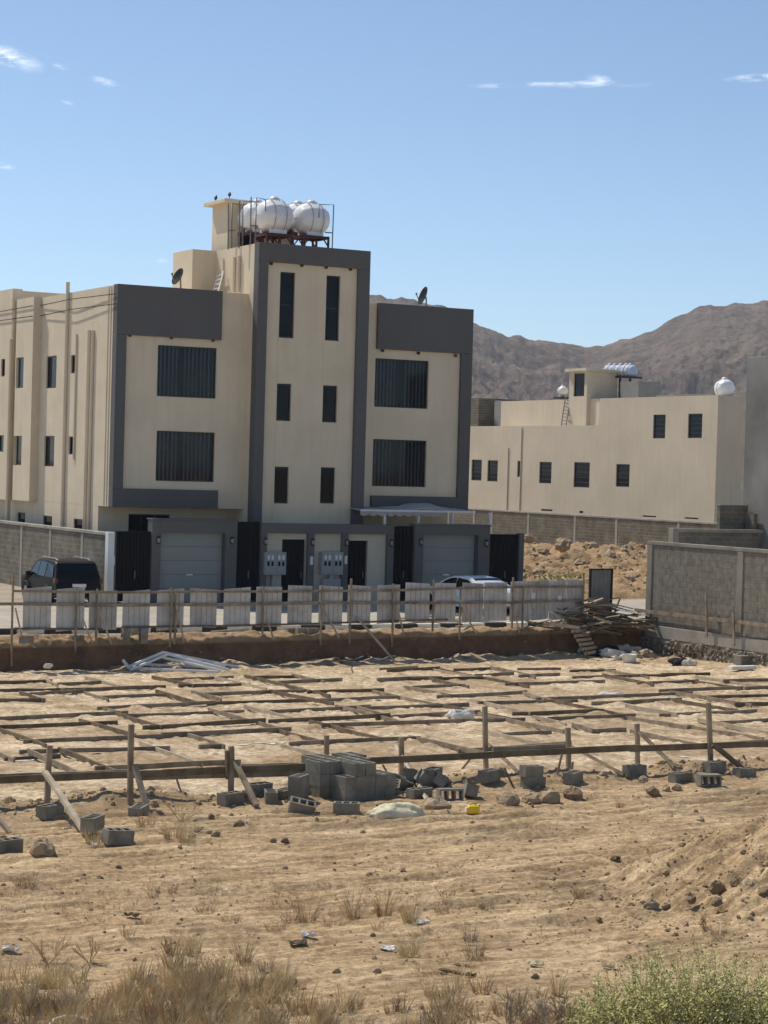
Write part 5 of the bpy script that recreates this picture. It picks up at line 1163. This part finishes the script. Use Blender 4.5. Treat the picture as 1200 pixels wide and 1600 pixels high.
# crumpled cloth in the pit
q = G(720, 1122); blob('plastic_bag', (q.x, q.y, q.z+.06), .3, (1.1, .5, .45), 12, 'bag_white', 'crumpled whitish bag between the formwork boards', 'bag', None, .4, 24, 12, YB)
q = G(957, 1088); blob('plastic_bag', (q.x, q.y, q.z+.03), .3, (1.3, .45, .25), 14, 'bag_white', 'flat pale bag on the pit floor at right', 'bag', None, .4, 24, 12, YB)
q = G(99, 1040); blob('plastic_bag', (q.x, q.y, q.z+.12), .18, (1, .6, .9), 15, 'bag_white', 'small white bag at the foot of the bank at left', 'bag', None, .4, 20, 12, 0)
q = G(75, 1043); blob('plastic_bag', (q.x, q.y, q.z+.05), .12, (1, .6, .6), 16, 'bag_white', 'tiny white scrap left of the small white bag', 'bag', None, .4, 20, 12, 0)
# heap of white pipe frames by the bank
wp = [((200, 1044), (255, 1021)), ((203, 1049), (262, 1024)), ((255, 1021), (372, 1044)), ((262, 1024), (358, 1049)), ((250, 1028), (345, 1050)), ((206, 1046), (340, 1052)), ((225, 1040), (330, 1044)), ((258, 1031), (352, 1042)), ((230, 1035), (240, 1043)), ((192, 1033), (203, 1048))]
names = ['left rising', 'inner left rising', 'upper long right', 'second long right', 'third long right', 'lowest lying', 'short lying', 'middle lying', 'short cross', 'dark stub-end']
for k, (a, c) in enumerate(wp):
    def bp_(p): w = G(p[0], max(p[1], 1044)); return PY(p[0], p[1], w.y)+Vector((0, 0, .04))
    q0, q1 = bp_(a), bp_(c)
    tag(MB().beam(q0, q1, .07, .07).build('white_bar', 'white_paint'), names[k]+' white bar in the pile of frames by the bank', 'metal bar', 'white bars piled by the bank')
# long pole leaning on the bank, and cables
q1 = G(617, 1034); q0 = PY(557, 963, q1.y+.75); tag(MB().beam(q1, q0, .09, .07, jit=.01).build('pole', 'wood_pale'), 'long pale timber pole leaning on the bank in the middle', 'pole')
q0, q1 = G(330, 992), G(446, 982); tag(MB().beam(q0+Vector((0, 0, .1)), q1+Vector((0, 0, .1)), .06, .05).build('plank', 'wood_pale'), 'pale plank lying on the bank edge below the fence', 'plank')
pts = [G(540+6*k, 1030+3*math.sin(k*.9)) for k in range(14)]; tag(MB().tube([p+Vector((0, 0, .05)) for p in pts], .02, 6).build('hose', 'bag_white'), 'thin pale hose lying at the foot of the bank', 'hose')
# debris heap at the fence end
DD = lambda x, y: max(gh(x, y), -.15)
rd = random.Random(3)
for k in range(85):
    x, y = rd.gauss(42.5, .85), rd.gauss(61.75, .35); y = max(61.0, min(62.5, y)); x = min(x, 43.9); a = rd.uniform(-.5, .5) if rd.random() < .7 else rd.uniform(0, 3.1); L = rd.uniform(.7, 2.3); d = Vector((math.cos(a), math.sin(a), rd.uniform(-.25, .25)))
    c = Vector((x, y, DD(x, y)+rd.uniform(.02, .5)))
    o = MB().beam(c-d*L/2, c+d*L/2, rd.uniform(.06, .14), .035, up=(rd.uniform(-.6, .6), rd.uniform(-.6, .6), 1)).build('plank', rd.choice(('wood', 'wood_pale', 'wood', 'wood_dark')))
    tag(o, 'old timber plank thrown on the debris heap at the fence end', 'plank', 'planks of the debris heap')
for k in range(26):
    px, py = rd.uniform(645, 840), rd.uniform(966, 981); q = G(px, py); a = rd.uniform(-.45, .45); L = rd.uniform(.5, 1.7); d = Vector((math.cos(a), math.sin(a), rd.uniform(-.1, .16)))
    c = q+Vector((0, 0, rd.uniform(.03, .26))); o = MB().beam(c-d*L/2, c+d*L/2, rd.uniform(.05, .1), .035).build('plank', rd.choice(('wood', 'wood_pale', 'wood_pale', 'wood_dark')))
    tag(o, 'loose plank lying on the bank edge below the right half of the fence', 'plank', 'planks along the bank edge')
for k, (a, c, m, lab) in enumerate((((872, 984), (870, 1012), 'wood_pale', 'thin pale stake standing against the bank'), ((880, 985), (890, 1012), 'wood', 'broad plank leaning against the bank'), ((941, 977), (945, 1005), 'wood', 'plank propped under the heap at its right end'), ((850, 973), (905, 981), 'wood_pale', 'long pale plank lying over the edge of the heap'), ((928, 964), (955, 974), 'wood_pale', 'pale plank sticking out of the heap at right'), ((862, 957), (885, 974), 'wood_pale', 'plank slanting down the middle of the heap'))):
    q1 = G(*c) if k < 3 else PY(*c, 60.6); q0 = PY(*a, q1.y+(.35 if k < 3 else .15)); tag(MB().beam(q1, q0, .12 if k in (1, 3) else .07, .04, up=(0, -1, .2)).build('plank', m), lab, 'plank')
wl_ = thing('ladder', PZ(918, 1026, -.86), 'crude wooden ladder leaning down from the debris heap into the pit', 'ladder')
b0, b1 = PZ(918, 1026, -.86), PZ(931, 1023, -.86); t0, t1 = PY(893, 983, b0.y+.55), PY(908, 982, b1.y+.55)
MB().beam(b0, t0, .06, .09).build('rail', 'wood_dark', wl_); MB().beam(b1, t1, .06, .09).build('rail', 'wood_dark', wl_)
for k in range(6): MB().beam(b0.lerp(t0, .08+.16*k)+Vector((-.1, -.06, .03)), b1.lerp(t1, .08+.16*k)+Vector((.1, -.06, .05)), .05, .1).build('rung', 'wood_pale', wl_)
# corrugated sheet lying tilted on the heap
s0 = Vector((43.0, 61.9, .75)); mb = MB(); vs = []; fs = []; n = 36
for i in range(n+1):
    u = i/n
    for v in (0, 1): vs.append((42.9+1.75*u, 62.3-.95*v+.2*u, .82-.32*u-.12*v+.022*math.cos(i*math.pi/1.5)))
for i in range(n): fs.append((2*i, 2*i+2, 2*i+3, 2*i+1))
o = mb.add(vs, fs).build('corrugated_sheet', 'sheet_dark'); sm = o.modifiers.new('s', 'SOLIDIFY'); sm.thickness = .006; tag(o, 'dark corrugated sheet lying tilted on the debris heap against the wall', 'metal sheet')
q = PY(962, 950, 61.8); tag(MB().beam(q+Vector((-.1, 0, -.3)), PY(969, 934, 61.8), .04, .05).build('stake', 'wood_dark'), 'thin dark stake standing in the debris heap by the wall', 'stake')
# white bags and rubble at the wall foot
for k, (px, py, r, sq, m, lab) in enumerate(((905, 1020, .22, (1.1, .7, .6), 'bag_white', 'small white bag at the ladder foot'), (945, 1018, .3, (1.2, .6, .5), 'black_cloth', 'dark rubbish bag left of the white bags'), (958, 1025, .3, (1.3, .6, .45), 'bag_white', 'left white rubble bag by the wall foot'), (978, 1018, .3, (1.3, .6, .55), 'bag_white', 'back white rubble bag by the wall foot'), (967, 1031, .22, (1.2, .6, .5), 'bag_white', 'front low white rubble bag by the wall foot'), (1008, 1028, .32, (1.2, .6, .6), 'rock', 'brown earth lump right of the white bags'), (930, 1024, .22, (1.2, .6, .5), 'black_cloth', 'dark crumpled sheet beside the small white bag'), (1064, 1040, .3, (1.3, .5, .5), 'black_cloth', 'black plastic sheet lying on the pit floor by the wall'), (1075, 1040, .2, (1.1, .4, .7), 'bag_white', 'white plastic fold on the black sheet'))):
    q = G(px, py); blob('rubble_bag', (q.x, q.y, q.z+r*.25), r, sq, 30+k, m, lab, 'bag', None, .55, 22, 12, YB+rd.uniform(-.3, .3))
q = G(983, 1035); tb = thing('basket', q, 'round white ribbed basket lying by the white bags', 'basket')
MB().lathe([(.001, 0), (.2, .0), (.24, .26), (.25, .28), (.23, .28), (.19, .03)], (0, 0, 0), 24).build('tub', 'white_paint', tb, local=True)
for k in range(20): a = k*math.pi/10; MB().beam((.205*math.cos(a), .205*math.sin(a), .02), (.243*math.cos(a), .243*math.sin(a), .26), .02, .015).build('rib', 'bag_white', tb, local=True)
q = G(1160, 1047); tag(MB().box(q.x-.5, q.x+.5, q.y-.12, q.y+.12, q.z+.02, q.z+.14).build('white_slab', 'white_paint', bevel=.02), 'white plank on the pit floor at the right wall foot', 'plank')
q = G(1165, 1038); tag(MB().box(q.x-.35, q.x+.35, q.y-.2, q.y+.2, q.z-.02, q.z+.3).build('stone_block', 'concrete'), 'grey stone block leaning at the right wall foot', 'stone block')

# ================================================================== PEBBLES AND VEGETATION
pb_ = MB()
for k in range(5200):
    if k < 3800: x, y = random.uniform(2, 26), random.uniform(17, 31.8)
    else:
        a = random.gauss(0, 1); x, y = HEAP.x-1.2+random.gauss(0, 1.6), HEAP.y+random.gauss(0, 1.6)
    r = min(.055, .009*math.exp(random.gauss(0, .75))+.005)
    rock_mesh(pb_, (x, y, gh(x, y)+r*.2) if k % 1 == 0 else (x, y, 0), r, k, .75, 5, 3)
for k in range(900):
    x = random.uniform(8, 27); y = 31.3+random.gauss(0, .35); r = min(.09, .017*math.exp(random.gauss(0, .7))+.008); rock_mesh(pb_, (x, y, gh(x, y)+r*.2), r, 9000+k, .75, 5, 3)
tag(pb_.build('pebbles', 'clod'), 'loose pebbles and clods strewn over the sandy foreground', 'pebbles', None, 'stuff')

def blade(mb, base, L, lean, az_, w, bend, seg=3):
    d = Vector((math.cos(az_)*math.sin(lean), math.sin(az_)*math.sin(lean), math.cos(lean))); side = Vector((-math.sin(az_+1.1), math.cos(az_+1.1), 0))
    p = Vector(base); vs = []; st_ = L/seg
    for k in range(seg+1):
        ww = w*(1-.8*k/seg)/2; vs += [p-side*ww, p+side*ww]; p = p+d*st_; d = (d+Vector((math.cos(az_), math.sin(az_), 0))*bend/seg-Vector((0, 0, bend*.4/seg))).normalized()
    mb.add(vs, [(2*k, 2*k+1, 2*k+3, 2*k+2) for k in range(seg)])
def tuft(mb, c, h, spread, n, w=.006):
    for k in range(n):
        a = random.uniform(0, 6.283); rr = spread*.35*math.sqrt(random.random()); x, y = c[0]+rr*math.cos(a), c[1]+rr*math.sin(a)
        blade(mb, (x, y, gh(x, y)-.01) if n < 0 else (x, y, c[2]-.01), h*random.uniform(.4, 1.05), abs(random.gauss(0, .34)), a+random.uniform(-.8, .8), w*random.uniform(.6, 1.3), random.uniform(0, .9))
def twig(mb, p, d, L, r, lvl):
    q = p+d*L; mid = p.lerp(q, .5)+Vector((random.uniform(-1, 1), random.uniform(-1, 1), 0))*L*.06
    mb.tube([p, mid, q], r, 4, r*.6, cap=False)
    if lvl > 0:
        for k in range(random.randint(2, 4)):
            t = random.uniform(.35, 1); nd = (d+Vector((random.gauss(0, .5), random.gauss(0, .5), random.uniform(0, .35)))).normalized(); twig(mb, p.lerp(q, t), nd, L*random.uniform(.45, .75), r*.6, lvl-1)
TL = 'low inconspicuous dry grass patch on the open sand'
TUFT = {(48, 1386): 'brown grass tuft at the left edge below the dark angular rock', (30, 1384): 'smaller brown grass tuft at the very left edge below the dark rock', (480, 1440): 'broad brown grass tuft left of the tall thin ones in the middle', (455, 1440): 'leftmost brown tuft of the middle grass row', (552, 1436): 'tall thin-stalked brown tuft in the middle grass row', (600, 1432): 'brown tuft between the tall thin one and the straw one', (640, 1440): 'straw tuft with dark base, right end of the middle grass row', (590, 1451): 'small round straw tuft in front of the middle grass row', (640, 1493): 'fan-shaped straw tuft right of the white flat piece', (735, 1470): 'greyish tuft right of the fan-shaped tuft, the farther one', (742, 1496): 'brown tuft right of the fan-shaped tuft, the nearer one', (300, 1488): 'straw tuft just behind the bottom grass, left of centre', (380, 1502): 'brown upright tuft at the edge of the bottom grass', (268, 1490): 'thin brown tuft beside the bare stalks', (200, 1462): 'low straw tuft above the forked bare stalks', (145, 1318): 'straw tuft growing round the block at the leftmost brace', (228, 1290): 'brown grass in front of the second post block', (270, 1310): 'brown grass between second post and round stones', (292, 1316): 'tall straw tuft beside the round stones', (1090, 1222): 'pale straw tuft between the rightmost blocks', (970, 1262): 'small brown tuft on the track below the seventh post', (905, 1400): 'flat dark tuft alone on the sand right of centre', (1030, 1345): 'wide thin brown tuft on the track left of the earth heap', (1120, 1462): 'thin brown tuft at the foot of the earth heap'}
for (px, py, hp, sp, n, m) in ((48, 1386, 28, .22, 60, 'straw_brown'), (30, 1384, 20, .15, 40, 'straw_brown'), (480, 1440, 45, .3, 90, 'straw_brown'), (455, 1440, 35, .3, 70, 'straw_brown'), (552, 1436, 62, .22, 70, 'straw_brown'), (600, 1432, 55, .25, 80, 'straw_brown'), (640, 1440, 52, .25, 110, 'straw'), (590, 1451, 18, .2, 60, 'straw'), (640, 1493, 42, .3, 130, 'straw'), (735, 1470, 30, .2, 60, 'twig_grey'), (742, 1496, 30, .3, 90, 'straw_brown'), (300, 1488, 40, .3, 100, 'straw'), (380, 1502, 38, .25, 90, 'straw_brown'), (268, 1490, 40, .2, 40, 'straw_brown'), (200, 1462, 22, .22, 70, 'straw'), (145, 1318, 32, .3, 120, 'straw'), (228, 1290, 30, .35, 90, 'straw_brown'), (270, 1310, 30, .4, 110, 'straw_brown'), (292, 1316, 42, .35, 110, 'straw'), (1090, 1222, 25, .25, 60, 'straw'), (970, 1262, 16, .22, 70, 'straw_brown'), (905, 1400, 16, .25, 90, 'straw_brown'), (240, 1400, 14, .2, 40, 'straw_brown'), (270, 1395, 20, .15, 30, 'straw_brown'), (1030, 1345, 26, .4, 70, 'straw_brown'), (1120, 1462, 22, .3, 40, 'straw_brown'), (225, 1445, 16, .3, 70, 'straw_brown'), (150, 1440, 10, .3, 50, 'straw_brown'), (320, 1425, 14, .35, 90, 'straw_brown'), (430, 1450, 12, .4, 90, 'straw_brown'), (520, 1445, 14, .4, 90, 'straw_brown'), (360, 1440, 14, .4, 90, 'straw_brown'), (690, 1425, 16, .3, 60, 'straw_brown'), (760, 1420, 18, .3, 50, 'straw_brown'), (700, 1400, 12, .3, 50, 'straw_brown')):
    q = G(px, py); h = hp*(q-CP).length/FPX; mb = MB(); tuft(mb, q, h*1.1, sp, n, .0065); tag(mb.build('dry_grass_tuft', m), TUFT.get((px, py), TL), 'grass tuft', 'dry grass tufts on the foreground')
# bare branching stalks
for (px, py, hp, lab) in ((75, 1505, 55, 'bare upright stalks in the dry grass at the left edge'), (140, 1505, 50, 'bare forked stalks with wide branches in the dry grass'), (285, 1285, 60, 'thin bare weed stalk above the round stones'), (262, 1490, 40, 'thin bare stalks left of the middle grass'), (1100, 1450, 30, 'thin dark bare stalk below the earth heap')):
    q = G(px, py); h = hp*(q-CP).length/FPX; mb = MB()
    for k in range(5): twig(mb, Vector((q.x, q.y, q.z-.02)), Vector((random.gauss(0, .45), random.gauss(0, .45), 1)).normalized(), h*random.uniform(.45, .7), .007, 2)
    tag(mb.build('dead_weed', 'straw_brown'), lab, 'dead weed')
# the dense dry grass along the bottom edge
dg = [MB(), MB(), MB()]
for k in range(620):
    px = random.uniform(-60, 900); py = 1500+random.random()**.7*170
    lim = 1515 if px < 330 else (1530 if px < 480 else 1560)
    if py < lim+random.gauss(0, 14): continue
    if 520 < px < 640 and random.random() < .7: continue
    if px > 640 and random.random() < .45: continue
    q = G(px, py); tuft(dg[random.choice((0, 0, 0, 0, 1, 1, 2))], q, random.uniform(.12, .38)*(1.15 if 220 < px < 420 else 1), random.uniform(.16, .36), random.randint(36, 75), .008)
tag(dg[0].build('dry_grass', 'straw'), 'dense straw-coloured dry grass along the bottom edge', 'dry grass', None, 'stuff')
tag(dg[1].build('brown_grass', 'straw_brown'), 'brownish dead grass mixed through the bottom edge', 'dry grass', None, 'stuff')
tag(dg[2].build('grey_grass', 'twig_grey'), 'greyish withered grass mixed through the bottom edge', 'dry grass', None, 'stuff')
# sparse stubble across the lot
sb = MB()
for k in range(1500):
    px, py = random.uniform(-30, 1000), 1340+random.random()*190
    if float(fbm(np.array([px*.006]), np.array([py*.02]), 3, 88)[0]) < -.05 or (px > 700 and random.random() < .7): continue
    q = G(px, py); tuft(sb, q, random.uniform(.03, .1), random.uniform(.08, .2), random.randint(5, 12), .006)
tag(sb.build('stubble', 'straw_brown'), 'sparse brown stubble on the sand', 'stubble', None, 'stuff')
# grey dead bush, lower middle
q = G(850, 1592); db = thing('dead_bush', q, 'grey leafless bush at the bottom between dry grass and green bush', 'bush')
mb = MB(); lf = MB()
for k in range(46):
    p0 = G(random.uniform(790, 905), random.uniform(1585, 1625)); twig(mb, Vector((p0.x, p0.y, p0.z-.02)), Vector((random.gauss(0, .6), random.gauss(0, .6), 1)).normalized(), random.uniform(.12, .25), .006, 3)
mb.build('branches', 'twig_grey', db)
# green bush, lower right
q = G(1050, 1605); gbush = thing('green_bush', q, 'bushy green shrub with fine leaves in the lower right corner', 'bush')
sm_, lf, lf2 = MB(), MB(), MB()
for k in range(620):
    px = random.uniform(890, 1260); env_ = 1562-72*math.exp(-((px-1045)/75)**2)-55*math.exp(-((px-1140)/60)**2)-30*math.exp(-((px-960)/40)**2)-40*math.exp(-((px-1215)/40)**2)
    py = 1592+random.random()*75; p0 = G(px, py); top = (py-env_)*(p0-CP).length/FPX*(.35+.75*random.random()**1.6)
    d = Vector((random.gauss(0, .30), random.gauss(0, .26), 1)).normalized(); p0.z -= .03
    pts = [p0+d*top*t_+Vector((random.gauss(0, .012), random.gauss(0, .012), 0)) for t_ in (0, .35, .7, 1)]
    sm_.tube(pts, .005, 4, .002, cap=False)
    for j in range(int(16+top*60)):
        t_ = random.uniform(.15, 1.02); b_ = p0+d*top*t_; a = random.uniform(0, 6.283); up_ = random.uniform(.1, 1.1); ll = random.uniform(.028, .06)*(1.15-.4*t_)
        dirv = Vector((math.cos(a), math.sin(a), up_)).normalized(); b_ = b_+dirv*random.uniform(0, .07); sd_ = Vector((-math.sin(a), math.cos(a), random.uniform(-.4, .4)))*ll*.24
        (lf if random.random() < .8 else lf2).add([b_, b_+dirv*ll*.5+sd_, b_+dirv*ll, b_+dirv*ll*.5-sd_], [(0,1,2,3)])
sm_.build('stems', 'straw_brown', gbush); tag(lf.build('foliage', 'leaf_green', gbush)); lf2.build('inner_foliage', 'leaf_dark', gbush)
# pale hoop of hose in the bottom left corner
pts = [G(78, 1606)+Vector((0, 0, .02)), PY(84, 1594, G(90, 1600).y), PY(100, 1588.5, G(90, 1600).y), PY(120, 1589.5, G(90, 1600).y), PY(140, 1596, G(90, 1600).y), G(150, 1606)]
tag(MB().tube(pts, .018, 8).build('hose', 'bag_white'), 'pale curved hose end in the grass at the bottom left', 'hose')

# ================================================================== AIR
hzm = bpy.data.materials.new('haze_mat'); hzm.use_nodes = True; hn = hzm.node_tree.nodes; hn.clear()
ho = hn.new('ShaderNodeOutputMaterial'); hv = hn.new('ShaderNodeVolumePrincipled'); hv.inputs['Density'].default_value = HAZE; hv.inputs['Color'].default_value = (.80, .88, 1.0, 1); hv.inputs['Anisotropy'].default_value = .2
hzm.node_tree.links.new(hv.outputs[0], ho.inputs['Volume']); MATS['haze_mat'] = hzm
hb = MB().box(-4600, 4700, -1600, 4200, -3.5, 175).build('haze', 'haze_mat'); tag(hb, 'thin pale dusty air over the whole site', 'haze', None, 'stuff')
